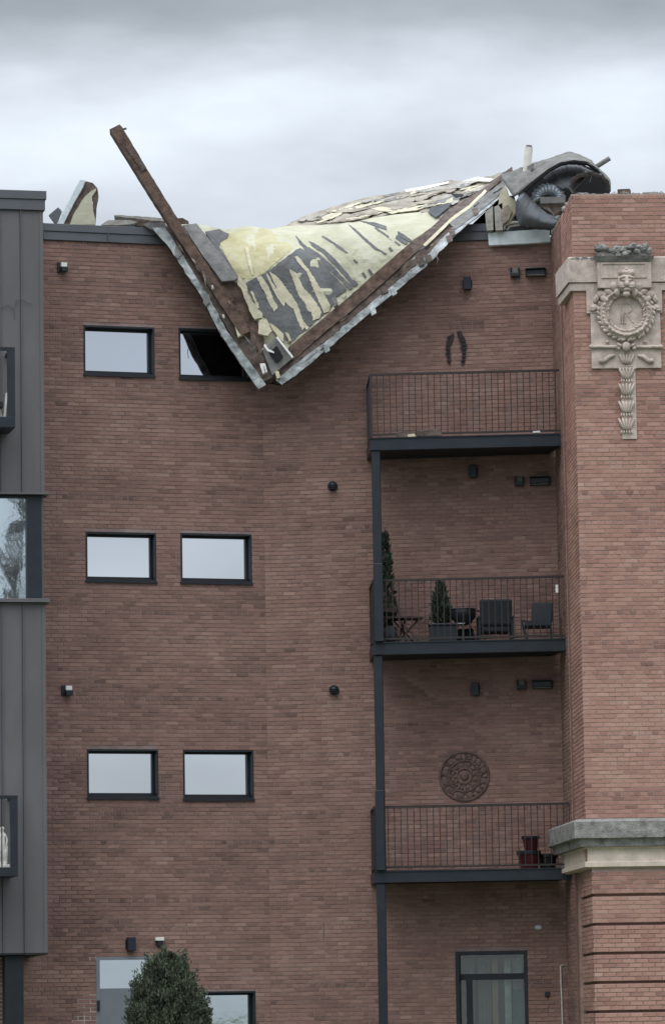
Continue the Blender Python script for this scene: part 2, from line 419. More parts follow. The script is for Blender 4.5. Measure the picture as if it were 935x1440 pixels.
# windows on the left wall: outer corners tl tr br bl
WIN = [[(117, 457), (217, 460), (217, 529), (118, 525)], [(251, 461), (351, 464), (351, 534), (252, 531)],
       [(120, 747), (219, 750), (220, 819), (121, 815)], [(254, 749), (354, 752), (354, 820), (254, 818)],
       [(122, 1053), (222, 1055), (223, 1123), (123, 1121)], [(257, 1054), (356, 1056), (357, 1124), (258, 1124)],
       [(259, 1394), (359, 1396), (360, 1465), (260, 1465)]]
winL = [WL.rect(q) for q in WIN]
doorL = WL.rect([(136, 1345), (232, 1347), (232, 1568), (136, 1568)]); doorL = (doorL[0], doorL[1], 0.05, doorL[3])
doorR = WR.rect([(641, 1338), (742, 1338), (744, 1500), (642, 1500)]); doorR = (doorR[0], doorR[1], 0.05, doorR[3])
sL0 = WL.sz(-120, 1400)[0]
sR1 = WR.sz(777, 700)[0] + .25
keepL = lambda x, y: 78 < x < 366 and not (170 < x < 300 and y > 1335)
wallL = brick_part('brick_wall', WL, sL0, 0, 0, Z_TOP, winL + [doorL], BL, 'brick', 'mortar', 2.0, 170, keep=keepL)
keepR = lambda x, y: (548 < x < 775 and y > 1250) or (376 < x < 520)
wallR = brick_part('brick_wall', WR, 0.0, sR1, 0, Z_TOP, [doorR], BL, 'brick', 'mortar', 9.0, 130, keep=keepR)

gg = G(); gg.prism([WL.pt(0, 0, -.002), WL.pt(-.02, 0, -.25), WR.pt(.02, 0, -.25), WR.pt(0, 0, -.002)], V((0, 0, Z_TOP))); gg.build('corner_fill', 'mortar', BL)
# slab of the storeys behind, so that the building has a body and a roof deck
zc0 = Z_TOP
body = G()
back = V((0, 9, 0))
A_, B_, C_ = WL.pt(sL0, 0, -.31), WL.pt(.09, 0, -.31), WR.pt(sR1, 0, -.31)
foot = [A_, B_, C_, C_ + back, A_ + back]
up = lambda p, z: V((p.x, p.y, z))
gg = G(); gg.prism([up(p, zc0 - .35) for p in foot], V((0, 0, .25))); gg.build('roof_deck', 'membrane', BL)
gg = G()
for p, q in ((C_, C_ + back), (C_ + back, A_ + back), (A_ + back, A_)):
    gg.quad(up(p, 0), up(q, 0), up(q, zc0 - .36), up(p, zc0 - .36))
gg.build('rear_wall', 'mortar', BL)
gg = G(); ins = [WL.pt(sL0 + .1, .3, -.75), WL.pt(0, .3, -.75), WR.pt(sR1 - .1, .3, -.75)]
for p, q in zip(ins[:-1], ins[1:]): gg.quad(p, q, up(q, zc0 - .4), up(p, zc0 - .4))
gg.build('inner_wall', 'void', BL)

def window(W, r, parent, recess=.17, fr=.035, glass='glass', sill=True, tilt=None, label=None):
    s0, s1, z0, z1 = r
    g = G()                                        # metal lining of the opening
    e = .028
    g.wbox(W, s0, s1, z1 - e, z1, -recess - .08, .012); g.wbox(W, s0, s1, z0, z0 + e, -recess - .08, .012)
    g.wbox(W, s0, s0 + e, z0 + e, z1 - e, -recess - .08, .012); g.wbox(W, s1 - e, s1, z0 + e, z1 - e, -recess - .08, .012)
    o = g.build('window', 'black', parent, label=label)
    a0, a1, b0, b1 = s0 + e, s1 - e, z0 + e, z1 - e
    g = G()
    g.wbox(W, a0, a1, b1 - fr, b1, -recess - .05, -recess + .01); g.wbox(W, a0, a1, b0, b0 + fr + .02, -recess - .05, -recess + .01)
    g.wbox(W, a0, a0 + fr, b0 + fr + .02, b1 - fr, -recess - .05, -recess + .008); g.wbox(W, a1 - fr, a1, b0 + fr + .02, b1 - fr, -recess - .05, -recess + .008)
    g.build('frame', 'black', o)
    g = G(); tl = tilt or (rng.uniform(-.004, .004), rng.uniform(-.003, .003))
    o_ = -recess - .02
    q = [(a0 + fr - .005, b0 + fr + .01, 0), (a1 - fr + .005, b0 + fr + .01, tl[0]), (a1 - fr + .005, b1 - fr + .005, tl[0] + tl[1]), (a0 + fr - .005, b1 - fr + .005, tl[1])]
    g.prism([W.pt(s, z, o_ + d) for s, z, d in q], W.n * -.012); g.build('pane', glass, o)
    if sill:
        g = G(); g.wbox(W, s0 - .01, s1 + .01, z0 - .035, z0 - .002, -.05, .04); g.build('sill', 'black', o)
    return o
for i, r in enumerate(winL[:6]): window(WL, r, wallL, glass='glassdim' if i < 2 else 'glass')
window(WL, winL[6], wallL, glass='wavyglass')

# grey door with a glazed light, lower left
def door_left():
    s0, s1, z0, z1 = doorL; W = WL
    g = G(); e = .05
    g.wbox(W, s0, s1, z1 - e, z1, -.25, .01); g.wbox(W, s0, s0 + e, z0, z1 - e, -.25, .01); g.wbox(W, s1 - e, s1, z0, z1 - e, -.25, .01)
    o = g.build('door', 'doorgrey', wallL, label='grey metal door with a glazed top light')
    zp = W.sz(141, 1391)[1]; zt = W.sz(141, 1350)[1]
    g = G(); g.wbox(W, s0 + e + .003, s1 - e - .003, z0, zp, -.10, -.04); g.wbox(W, s0 + e + .003, s0 + e + .02, zp, z1 - e, -.10, -.04)
    g.wbox(W, s1 - e - .02, s1 - e - .003, zp, z1 - e, -.10, -.04); g.wbox(W, s0 + e + .02, s1 - e - .02, zt, z1 - e, -.10, -.04)
    g.build('leaf', 'doorgrey', o)
    g = G(); g.wbox(W, s0 + e + .02, s1 - e - .02, zp, zt, -.085, -.07); g.build('pane', 'wavyglass', o)
    g = G(); hz = W.sz(138, 1412)[1]; g.wbox(W, s0 + .01, s0 + e - .005, hz - .12, hz + .05, .01, .05); g.build('hinge', 'black', o)
door_left()
gm = G(); zt_ = WL.sz(110, 1398)[1]
for k in range(9):
    x0 = [118, 108, 103, 107, 112, 104, 101, 106, 100][k]; gm.wbox(WL, WL.sz(x0, 1410)[0], doorL[0] - .002, zt_ - CH * (k + 1), zt_ - CH * k, -.01, .0045)
gm.wbox(WL, WL.sz(124, 1350)[0], doorL[0] - .002, WL.sz(110, 1352)[1], WL.sz(110, 1341)[1], -.01, .0045)
gm.wbox(WL, WL.sz(-60, 1400)[0], WL.sz(8, 1400)[0], .5, WL.sz(0, 1346)[1], -.01, .0045)
gm.build('repointing', 'palemortar', wallL)
def door_right():
    s0, s1, z0, z1 = doorR; W = WR
    g = G(); e = .06
    g.wbox(W, s0, s1, z1 - e, z1, -.25, .012); g.wbox(W, s0, s0 + e, z0, z1 - e, -.25, .012); g.wbox(W, s1 - e, s1, z0, z1 - e, -.25, .012)
    o = g.build('door', 'black', wallR, label='black framed glazed balcony door with reflections made of coloured strips')
    zt = W.sz(645, 1375)[1]; sm = W.sz(659, 1400)[0]
    g = G(); g.wbox(W, s0 + e, s1 - e, zt - .05, zt + .05, -.2, -.13); g.wbox(W, sm - .05, sm + .05, z0, zt - .05, -.2, -.13); g.build('frame', 'black', o)
    g = G(); g.wbox(W, s0 + e, s1 - e, z0, z1 - e, -.16, -.15); g.build('pane', 'clear', o)
    # coloured strips behind the glass stand in for its reflections
    spec = [(.05, .24, 'refl_grey', -.25), (.29, .47, 'refl_grey', -.27), (.49, .57, 'refl_beige', -.24), (.58, .65, 'slate', -.26), (.66, .75, 'refl_pale', -.25), (.77, .93, 'teal', -.30), (.76, .90, 'refl_pale', -.36)]
    W_ = s1 - s0
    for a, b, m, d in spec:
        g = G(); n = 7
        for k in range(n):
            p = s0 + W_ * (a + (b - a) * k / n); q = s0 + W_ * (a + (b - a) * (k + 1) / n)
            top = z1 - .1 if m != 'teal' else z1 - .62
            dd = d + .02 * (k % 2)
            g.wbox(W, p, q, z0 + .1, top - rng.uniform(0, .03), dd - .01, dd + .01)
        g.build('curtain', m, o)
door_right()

# copings
zcl0, zcl1 = Z_TOP, WL.sz(60, 314)[1]
zmid = (zcl0 + zcl1) / 2 + .01
def coping(W, s0, s1, label=None):
    g = G(); g.wbox(W, s0, s1, zcl0 + .002, zmid, -.34, .045); g.wbox(W, s0, s1, zmid, zcl1, -.36, .065)
    o = g.build('coping', 'coping', BL, bevel=.006, label=label)
    g = G(); n = int(abs(s1 - s0) / 1.2)
    for k in range(1, n + 1):
        s = s0 + (s1 - s0) * k / (n + 1); g.wbox(W, s - .006, s + .006, zcl0 + .004, zcl1 + .003, -.3, .069)
    g.build('seam', 'coping', o)
coping(WL, sL0, WL.sz(240, 330)[0]); coping(WR, WR.sz(632, 330)[0], WR.sz(688, 330)[0])

# ------------------------------------------------------------------ corner tower
Z0 = WF.sz(830, 1222)[1]                      # top of the rusticated base
ZB0, ZB1 = WF.sz(830, 409)[1], WF.sz(830, 362)[1]
ZT = WF.sz(860, 272)[1]
TW = thing('brick_tower', WF.pt(0, 0), 'red brick corner tower with carved limestone crest and a broken top', 'tower')
SF = WF.sz(1000, 700)[0]
PD, BD = 1.75, 3.75                            # pilaster depth, body depth
WS = Side(WF.pt(0, 0), -WF.n * -1, V((-WF.d.x, -WF.d.y, 0)))          # left flank, s runs towards the viewer (0 at the front)
WS.d = WF.n                                   # towards viewer; s negative = back
keepT = lambda x, y: 815 < x
tf = brick_part('brick_wall', WF, 0, SF, Z0 + .02, ZT, [], TW, 'redbrick', 'redmortar', 21.0, 0, thick=.5)
ts = brick_part('brick_wall', WS, -PD, -.012, Z0 + .02, ZT, [], TW, 'redbrick', 'redmortar', 31.0, 0, thick=.4)
WS2 = Side(WF.pt(-.015, 0), WF.n, V((-WF.d.x, -WF.d.y, 0)))
ts2 = brick_part('brick_wall', WS2, -BD - .2, -PD - .03, 0, ZT, [(-PD - .26, -PD - .12, Z0, WF.sz(788, 345)[1])], TW, 'brick', 'redmortar', 41.0, 0, thick=.35)
gg = G(); gg.prism([fp(-.026, PD + .004, 0), fp(.0, PD + .004, 0), fp(.0, PD + .026, 0), fp(-.026, PD + .026, 0)], V((0, 0, ZT - .08))); gg.build('flank_return', 'redbrick', TW)
gg = G(); gg.wbox(WS2, -PD - .3, -PD - .1, Z0, ZT - .6, -.5, -.36); gg.build('niche_back', 'void', TW)  # near-black back: shade in the slit put into the colour
gg = G(); gg.prism([fp(.45, .45, 0), fp(SF, .45, 0), fp(SF, BD, 0), fp(.45, BD, 0)], V((0, 0, ZT - .1))); gg.build('core', 'redmortar', TW)
# rusticated base: bands of brick with deep grooves between
ys = [1225, 1262, 1303, 1344, 1385, 1426, 1467]
sb0 = .07
bw = None
for i in range(len(ys) - 1):
    zb = WF.sz(830, ys[i])[1]; k0 = zb - 6 * CH
    if i == 0: k0 = WF.sz(830, ys[1])[1] + .045; zb = Z0
    bw = brick_part('banded_base', WF, sb0, SF, k0, zb, [], TW, 'redbrick', 'redmortar', 50 + i, 75 if i > 1 else 0, out=.03, thick=.12, keep=keepT, wallpart=bw, zoff=k0) if bw else \
        brick_part('banded_base', WF, sb0, SF, k0, zb, [], TW, 'redbrick', 'redmortar', 50 + i, 0, out=.03, thick=.12, zoff=k0)
    WB = Side(WF.pt(sb0, 0), WF.n, V((-WF.d.x, -WF.d.y, 0)))
    brick_part('banded_base', WB, -1.9, .018, k0, zb, [], TW, 'redbrick', 'redmortar', 70 + i, 0, out=0.0, thick=.1, wallpart=bw, zoff=k0)
gg = G(); gg.prism([fp(sb0 + .05, .02, 0), fp(SF, .02, 0), fp(SF, 1.95, 0), fp(sb0 + .05, 1.95, 0)], V((0, 0, Z0 + .01))); gg.build('base_core', 'redbrick', TW)
gg = G(); gg.wbox(WF, sb0, SF, 0, WF.sz(830, 1467)[1] + .02, -.3, .03); gg.build('plinth', 'redbrick', TW)

def sweep(prof, back_end, name, m, parent, s0=0, right=SF):
    """profile (out, z) run round the flank and the front of the tower"""
    g = G(); i = 0; n = len(prof)
    for o, z in prof: g.v.append(fp(s0 - o - .055 * back_end, back_end, z))
    for o, z in prof: g.v.append(fp(s0 - o, -o, z))
    for o, z in prof: g.v.append(fp(right, -o, z))
    for r_ in range(2):
        for k in range(n - 1):
            a = r_ * n + k; g.f.append((a, a + 1, a + n + 1, a + n))
    # closing ends
    g.f.append(tuple(range(n)))
    return g.build(name, m, parent)
zc = lambda y: WF.sz(830, y)[1]
# cornice courses
sweep([(-.15, zc(1192)), (.15, zc(1192)), (.17, zc(1182)), (.245, zc(1180)), (.25, zc(1157)), (.22, zc(1154)), (-.15, zc(1151))], 2.75, 'cornice_slab', 'stonegrey', TW, .04)
sweep([(-.15, zc(1222)), (.03, zc(1222)), (.10, zc(1220)), (.10, zc(1214)), (.055, zc(1212)), (.05, zc(1195)), (.09, zc(1192) - .003), (-.15, zc(1192) - .004)], 2.7, 'cornice_frieze', 'cream', TW, .06)
# belt course
sweep([(-.1, ZB0 + .13), (.085, ZB0 + .13), (.09, ZB1 - .02), (.07, ZB1), (-.1, ZB1 + .02)], 1.25, 'belt_course', 'stone', TW, 0)
sweep([(-.1, ZB0), (.05, ZB0), (.06, ZB0 + .115), (-.1, ZB0 + .115)], 1.25, 'belt_moulding', 'stone', TW, 0)
# moss and dirt on the belt's top corner, weathered strip
gg = G()
for k in range(26):
    s = rng.uniform(-.05, .33); gg.lump(WF.pt(s, ZB1 - .02 + rng.uniform(-.02, .012), .075), WF.d * rng.uniform(.02, .05), WF.n * .022, V((0, 0, rng.uniform(.012, .03))), 6, 4, .2)
gg.build('weathering', 'stonegrey', TW, kind='stuff')
# broken top
gg = G()
for k in range(70):
    s = rng.uniform(.02, SF - .05); b = rng.uniform(.02, .5); z = ZT + rng.uniform(0, .03)
    hgt = rng.uniform(.01, .035)
    gg.lump(fp(s, b, z), WF.d * rng.uniform(.03, .09), WF.n * rng.uniform(.03, .06), V((0, 0, hgt)), 6, 4, .35)
for k in range(26):
    b = rng.uniform(.2, 3.3); gg.lump(fp(rng.uniform(-.02, .3), b, ZT + rng.uniform(-.02, .03)), WF.d * rng.uniform(.04, .08), WF.n * rng.uniform(.05, .1), V((0, 0, rng.uniform(.02, .06))), 6, 4, .35)
gg.build('rubble', 'stonegrey', TW, kind='stuff')

# carved crest
def crest():
    W = WF; X = lambda x, y, o=0: W.hit(735 + x * .2153, 330 + y * .2153, o)
    def S(x): return W.sz(735 + x * .2153, 440)[0]
    def Z(y): return W.sz(870, 330 + y * .2153)[1]
    g = G()
    g.wbox(W, S(415), S(910), Z(515), Z(360), .01, .05); g.wbox(W, S(440), S(895), Z(875), Z(515) - .002, .01, .048)
    c = g.build('crest', 'stone', TW, bevel=.008, label='carved limestone crest with a wreath and monogram')
    g = G(); g.wbox(W, S(488), S(838), Z(356), Z(188), .0, .16)
    a0, a1, b0, b1 = S(520), S(800), Z(285), Z(203)
    fr = .02
    g.wbox(W, a0 - fr, a1 + fr, b1, b1 + fr, .16, .178); g.wbox(W, a0 - fr, a1 + fr, b0 - fr, b0, .16, .178)
    g.wbox(W, a0 - fr, a0, b0, b1, .16, .178); g.wbox(W, a1, a1 + fr, b0, b1, .16, .178)
    g.build('panel_block', 'stone', c)
    g = G(); P = [(478, 188), (850, 188), (858, 155), (468, 155)]
    zs_ = Z(188), Z(155)
    g.hexa([W.pt(S(488), zs_[0], 0), W.pt(S(838), zs_[0], 0), W.pt(S(838), zs_[0], .17), W.pt(S(488), zs_[0], .17), W.pt(S(465), zs_[1], 0), W.pt(S(860), zs_[1], 0), W.pt(S(860), zs_[1], .24), W.pt(S(465), zs_[1], .24)])
    g.build('cap_moulding', 'stonegrey', c)
    g = G(); n = 9
    for i in range(60):
        s = rng.uniform(S(490), S(832)); g.lump(W.pt(s, Z(150) + rng.uniform(0, .16), rng.uniform(.02, .2)), W.d * rng.uniform(.04, .08), W.n * .05, V((0, 0, rng.uniform(.03, .06))), 7, 5, .25)
    g.wbox(W, S(485), S(838), Z(153), Z(105), .0, .17)
    g.build('broken_cap', 'stonegrey', c)
    cx, cz = S(670), Z(515); k = .2153 / 90.0
    px = (S(770) - S(670)) / 100.0
    pt = lambda dx, dy, o: W.pt(cx + dx * px, cz - dy * px, o)
    # wreath: torus with three rows of leaves
    g = G(); ring = [pt(150 * math.cos(t), 150 * math.sin(t), .06) for t in [2 * math.pi * i / 40 for i in range(41)]]
    g.tube(ring, .07, 10, False)
    for i in range(34):
        t = 2 * math.pi * i / 34
        for rr, o in ((122, .09), (150, .13), (180, .09)):
            tt = t + rng.uniform(-.04, .04); rad = V((0, 0, 0)) + W.d * math.cos(tt) - V((0, 0, 1)) * math.sin(tt); tan = -W.d * math.sin(tt) - V((0, 0, 1)) * math.cos(tt)
            dr = (tan + rad * (.5 if rr > 150 else -.5 if rr < 150 else rng.uniform(-.2, .2))).normalized(); sd_ = dr.cross(W.n)
            g.lump(pt(rr * math.cos(tt), rr * math.sin(tt), o + rng.uniform(-.01, .012)), dr * .052, sd_ * .028, W.n * .034, 7, 5, .1)
    g.build('wreath', 'stone', c, smooth=True)
    g = G(); disc = [pt(118 * math.cos(t), 118 * math.sin(t), .04) for t in [2 * math.pi * i / 32 for i in range(32)]]; g.prism(disc, W.n * .02); g.build('roundel', 'stone', c)
    # monogram: a serifed R with a doubled stem
    g = G(); o = .062
    def stroke(pl, r=.011): g.tube([pt(x, y, o) for x, y in pl], r, 6)
    stroke([(-32, -62), (-32, 66)]); stroke([(-14, -62), (-14, 66)]); stroke([(-46, -63), (14, -63)]); stroke([(-46, 67), (2, 67)])
    stroke([(14, -63), (32, -56), (42, -38), (38, -16), (20, -3), (-12, -1)]); stroke([(4, 0), (22, 30), (38, 58), (54, 66)])
    g.build('monogram_letter', 'stone', c, smooth=True)
    # grotesque mask with crown over the wreath
    g = G()
    def lp(x, y, o, a, b, d, rt=0):
        ca, sa = math.cos(rt), math.sin(rt); e1 = W.d * ca + V((0, 0, 1)) * sa; e2 = -W.d * sa + V((0, 0, 1)) * ca
        g.lump(X(x, y, 0) + W.n * o, e1 * a * px, e2 * b * px, W.n * d, 10, 7, .04)
    lp(668, 325, .16, 62, 70, .10); lp(668, 262, .17, 55, 28, .07); lp(668, 240, .18, 14, 16, .05)
    for i in (-1, 1):
        lp(668 + 24 * i, 312, .245, 15, 9, .03, .3 * i); lp(668 + 30 * i, 296, .25, 24, 8, .03, -.35 * i); lp(668 + 34 * i, 345, .235, 22, 24, .035)
        lp(668 + 38 * i, 258, .18, 16, 22, .05); lp(668 + 90 * i, 305, .11, 44, 15, .05, .25 * i); lp(668 + 118 * i, 320, .09, 24, 13, .04, -.4 * i)
        lp(668 + 80 * i, 345, .12, 36, 32, .06, .8 * i); lp(668 + 58 * i, 385, .13, 22, 34, .05, -.3 * i)
        lp(668 + 112 * i, 378, .10, 36, 26, .05, .6 * i); lp(668 + 158 * i, 395, .08, 34, 30, .05); lp(668 + 190 * i, 420, .07, 20, 34, .04, .4 * i)
        lp(668 + 200 * i, 478, .06, 26, 22, .03); lp(668 + 215 * i, 495, .055, 18, 10, .03)
        lp(668 + 140 * i, 430, .10, 34, 22, .05, .9 * i)
    lp(668, 338, .27, 15, 20, .035); lp(668, 372, .235, 26, 12, .03); lp(668, 400, .20, 24, 22, .05)
    lp(640, 358, .25, 18, 7, .02); lp(696, 358, .25, 18, 7, .02)
    g.build('mask', 'stone', c, smooth=True)
    # ribbon bar and scrolls
    g = G()
    for i in (-1, 1):
        T = lambda x, y, o: X(672 + i * x, y, 0) + W.n * o
        g.tube([T(30, 735, .09), (T(60, 718, .1)), T(56, 745, .1), T(45, 752, .09)], .03, 8); g.tube([T(50, 735, .08), T(120, 737, .08), T(180, 735, .08), T(235, 738, .08)], [.03, .024, .03, .02], 8)
        g.lump(T(225, 735, .08), W.d * .045, W.n * .03, V((0, 0, .034)), 8, 6); g.lump(T(122, 703, .07), W.d * .03, W.n * .03, V((0, 0, .024)), 8, 6)
        g.tube([T(75, 790, .065), T(110, 800, .075), T(140, 825, .075), T(168, 838, .07)], [.02, .035, .04, .03], 8); g.lump(T(165, 828, .08), W.d * .04, W.n * .04, V((0, 0, .04)), 8, 6)
    g.lump(X(672, 735) + W.n * .09, W.d * .07, W.n * .05, V((0, 0, .08)), 10, 7)
    g.build('ribbon', 'stone', c, smooth=True)
    # hanging drop of husks
    g = G(); g.wbox(W, S(628), S(724), Z(1335), Z(878), .006, .03); g.wbox(W, S(622), S(730), Z(878), Z(866), .006, .06)
    g.build('drop_back', 'stone', c)
    tiers = [(815, .055), (905, .04), (1012, .04), (1127, .04), (1240, .04)]
    for j, (y, o) in enumerate(tiers):
        g = G(); hh = 48 if j else 42
        for i in range(5):
            a = (i - 2) * .2
            e = (V((0, 0, 1)) * math.cos(a) + W.d * math.sin(a)); f_ = e.cross(W.n)
            g.lump(X(676 + (i - 2) * 17, y, 0) + W.n * o, f_ * .024, e * hh * px, W.n * .035, 7, 6)
        for i in range(5):
            g.lump(X(676 + (i - 2) * 17, y + hh + 4, 0) + W.n * .05, W.d * .014, W.n * .02, V((0, 0, .03)), 6, 5)
        g.build('husk', 'stone', c, smooth=True)
crest()

# ------------------------------------------------------------------ metal clad building on the left
WM = Wall(at(61, 400, 63.0), R(13))
def metal_building():
    zb, zt = WM.sz(30, 1341)[1], WM.sz(30, 295)[1]; za = WM.sz(30, 268)[1]
    zl0, zl1 = WM.sz(30, 846)[1], WM.sz(30, 696)[1]
    T = thing('metal_clad_building', WM.pt(-1.5, 0), 'dark grey building with vertical metal cladding at left edge', 'building')
    sm = -4.0
    g = G()
    g.wbox(WM, sm, -.02, zb + .03, zl0, -3.4, -.03); g.wbox(WM, sm, -.02, zl1, zt, -3.4, -.03); g.wbox(WM, sm, -.02, zl0, zl1, -3.4, -.35)
    g.wbox(WM, WM.sz(59, 770)[0], -.02, zl0, zl1, -.35, -.05)
    g.build('wall', 'clad', T)
    edges = [-.02, WM.sz(33, 700)[0] - .02]
    while edges[-1] > sm: edges.append(edges[-1] - .34)
    for z0, z1 in ((zb, zl0), (zl1, zt)):
        for a, b in zip(edges[1:], edges[:-1]):
            g = G(); g.wbox(WM, a + .012, b - .012, z0, z1, -.028, rng.uniform(-.002, .002)); p = g.build('cladding_panel', 'clad', T)
            g = G(); g.wbox(WM, a - .008, a + .008, z0, z1, -.029, .028); g.build('seam', 'coping', p)
        g = G(); g.wbox(WM, -.06, .0, z0, z1, -.07, .008); g.build('corner_trim', 'clad', T)
    # parapet cap in two steps
    zm = WM.sz(30, 280)[1]
    g = G(); g.wbox(WM, sm, .03, zt, zm, -3.4, .05); g.wbox(WM, sm, .05, zm, za, -3.42, .07); g.build('coping', 'coping', T, bevel=.006)
    # window band
    for zq, h in ((zl1, .03), (zl0 - .02, .06)):
        g = G(); g.wbox(WM, sm, .06, zq, zq + h, -.33, .10); g.build('ledge', 'clad', T, bevel=.004)
    s1 = WM.sz(38, 770)[0]
    g = G(); g.wbox(WM, s1, WM.sz(59, 770)[0] - .002, zl0 + .045, zl1 - .004, -.3, -.02); o = g.build('window', 'slate', T)
    g = G(); g.wbox(WM, s1 - 1.6, s1 - .004, zl0 + .05, zl1 - .04, -.12, -.1); g.build('pane', 'wavyglass', o)
    g = G(); g.wbox(WM, s1 - 1.6, s1 - .004, zl1 - .038, zl1 - .006, -.14, -.03); g.wbox(WM, s1 - 1.6, s1 - .004, zl0 + .042, zl0 + .055, -.14, -.05); g.build('frame', 'slate', o)
    # underside and column
    g = G(); g.wbox(WM, sm, .0, zb - .03, zb, -3.4, .01); g.build('soffit', 'soffit', T)
    a, b = WM.sz(9, 1400)[0], WM.sz(35, 1400)[0]
    g = G(); g.wbox(WM, a, b, 0, zb - .03, -.45, -.12); g.build('column', 'black', T, bevel=.01)
    # small cable clipped to the cladding
    g = G(); g.tube([WM.hit(-6, 437, .02), WM.hit(4, 430, .03), WM.hit(12, 428, .03), WM.hit(20, 434, .03), WM.hit(21, 448, .02)], .006, 6)
    g.tube([WM.hit(21, 432, .02), WM.hit(24, 421, .03), WM.hit(33, 420, .035), WM.hit(40, 426, .03), WM.hit(45, 425, .02)], .006, 6); g.build('cable', 'coping', T)
metal_building()

# small railed balconies on the metal building
def small_balcony(yt, yb, yf, xr, label):
    W = WM; O = .75
    s1, zt = W.sz(xr, yt, O); zd = W.sz(xr - 2, yb, O)[1]; zf = W.sz(xr - 2, yf, O)[1]
    s0 = s1 - 1.6
    T = thing('balcony', W.pt((s0 + s1) / 2, zf, .4), label, 'balcony', 'small dark balconies on the metal clad building')
    g = G(); g.wbox(W, s0, s1, zf, zd, .03, O); g.build('deck', 'slate', T, bevel=.006)
    g = G(); g.wbox(W, s0, s1, zt - .05, zt, O - .06, O); g.wbox(W, s1 - .06, s1 - .001, zt - .05, zt - .001, .03, O - .06); g.build('top_rail', 'black', T)
    g = G(); g.wbox(W, s1 - .12, s1, zd, zt - .05, O - .06, O - .002); g.build('corner_post', 'slate', T)
    proto = None
    for k in range(12):
        s = s1 - .25 - k * .105
        if proto is None:
            g = G(); g.wbox(W, s - .008, s + .008, zd, zt - .05, O - .04, O - .02); proto = g.build('baluster', 'rail', T); b0 = s
        else: copy_part(proto, W.d * (s - b0))
    return T, s1, zd, O
T, s1, zd, O = small_balcony(488, 586, 601, 21, 'dark railed balcony high on the grey metal cladding, folded chair inside')
# pale folded chair legs on the upper one
ch = thing('folding_chair', WM.pt(s1 - .25, zd, .45), 'pale legged chair behind the rail of the upper left balcony', 'chair')
g = G(); g.bar(WM.pt(s1 - .14, zd, .5), WM.pt(s1 - .10, zd + .42, .5), .03, .03); g.build('leg', 'white', ch)
g = G(); g.bar(WM.pt(s1 - .17, zd + .02, .4), WM.pt(s1 - .24, zd + .45, .4), .03, .03); g.build('leg', 'white', ch)
g = G(); g.bar(WM.pt(s1 - .44, zd, .4), WM.pt(s1 - .38, zd + .45, .4), .03, .03); g.build('leg', 'white', ch)
g = G(); g.wbox(WM, s1 - .5, s1 - .17, zd + .18, zd + .26, .3, .6); g.build('seat', 'charcoal', ch)
T, s1, zd, O = small_balcony(1119, 1220, 1233, 25, 'dark railed balcony low on the metal cladding with a white statue')

# white statue
def statue(base, sc):
    T = thing('statue', base, 'small white garden statue of a robed standing figure on the lower left balcony', 'statue')
    g = G(); g.box(-.13, .13, -.1, .1, 0, .05); g.build('plinth', 'grime', T, local=True, bevel=.008)
    me = bpy.data.meshes.new('figure')
    P = {'pel': (0, 0, .34, .062), 'wai': (.008, 0, .42, .05), 'che': (0, 0, .50, .062), 'nec': (.006, 0, .562, .028), 'hed': (.012, -.008, .610, .050), 'top': (.012, 0, .645, .040),
         'sl': (-.055, 0, .52, .024), 'el': (-.095, -.03, .455, .019), 'hl': (-.04, -.065, .50, .014),
         'sr': (.055, 0, .52, .024), 'er': (.088, -.01, .43, .019), 'hr': (.075, -.04, .35, .014),
         'kl': (-.028, -.012, .21, .042), 'fl': (-.026, 0, .07, .03), 'tl': (-.03, -.045, .058, .016), 'kr': (.036, -.02, .22, .05), 'fr': (.05, 0, .07, .045), 'tr': (.05, -.05, .06, .02)}
    ks = list(P); E = [('pel', 'wai'), ('wai', 'che'), ('che', 'nec'), ('nec', 'hed'), ('hed', 'top'), ('che', 'sl'), ('sl', 'el'), ('el', 'hl'), ('che', 'sr'), ('sr', 'er'), ('er', 'hr'),
                       ('pel', 'kl'), ('kl', 'fl'), ('fl', 'tl'), ('pel', 'kr'), ('kr', 'fr'), ('fr', 'tr')]
    me.from_pydata([P[k][:3] for k in ks], [(ks.index(a), ks.index(b)) for a, b in E], [])
    o = link('figure', me, T); me.materials.append(MT['grime'])
    import bmesh
    bm = bmesh.new(); bm.from_mesh(me); sl = bm.verts.layers.skin.verify(); bm.verts.ensure_lookup_table()
    for i, k in enumerate(ks):
        bm.verts[i][sl].radius = (P[k][3], P[k][3] * .85); bm.verts[i][sl].use_root = (k == 'pel')
    bm.to_mesh(me); bm.free()
    o.modifiers.new('skin', 'SKIN').use_smooth_shade = True
    sb = o.modifiers.new('sub', 'SUBSURF'); sb.levels = 2; sb.render_levels = 2
    g = G(); g.lathe([(.05, .055), (.05, .14), (.056, .24), (.06, .32), (.052, .37)], 14, V((.03, .012, 0)))
    for i in range(len(g.v)):
        v = g.v[i]; a = math.atan2(v.y, v.x); v *= 1; g.v[i] = V((v.x * (1 + .12 * math.sin(5 * a)), v.y * .8 * (1 + .12 * math.sin(5 * a)), v.z))
    g.build('robe', 'grime', T, local=True, smooth=True)
    T.scale = (sc, sc, sc)
statue(WM.pt(s1 - .21, zd + .002, .42), 1.0)

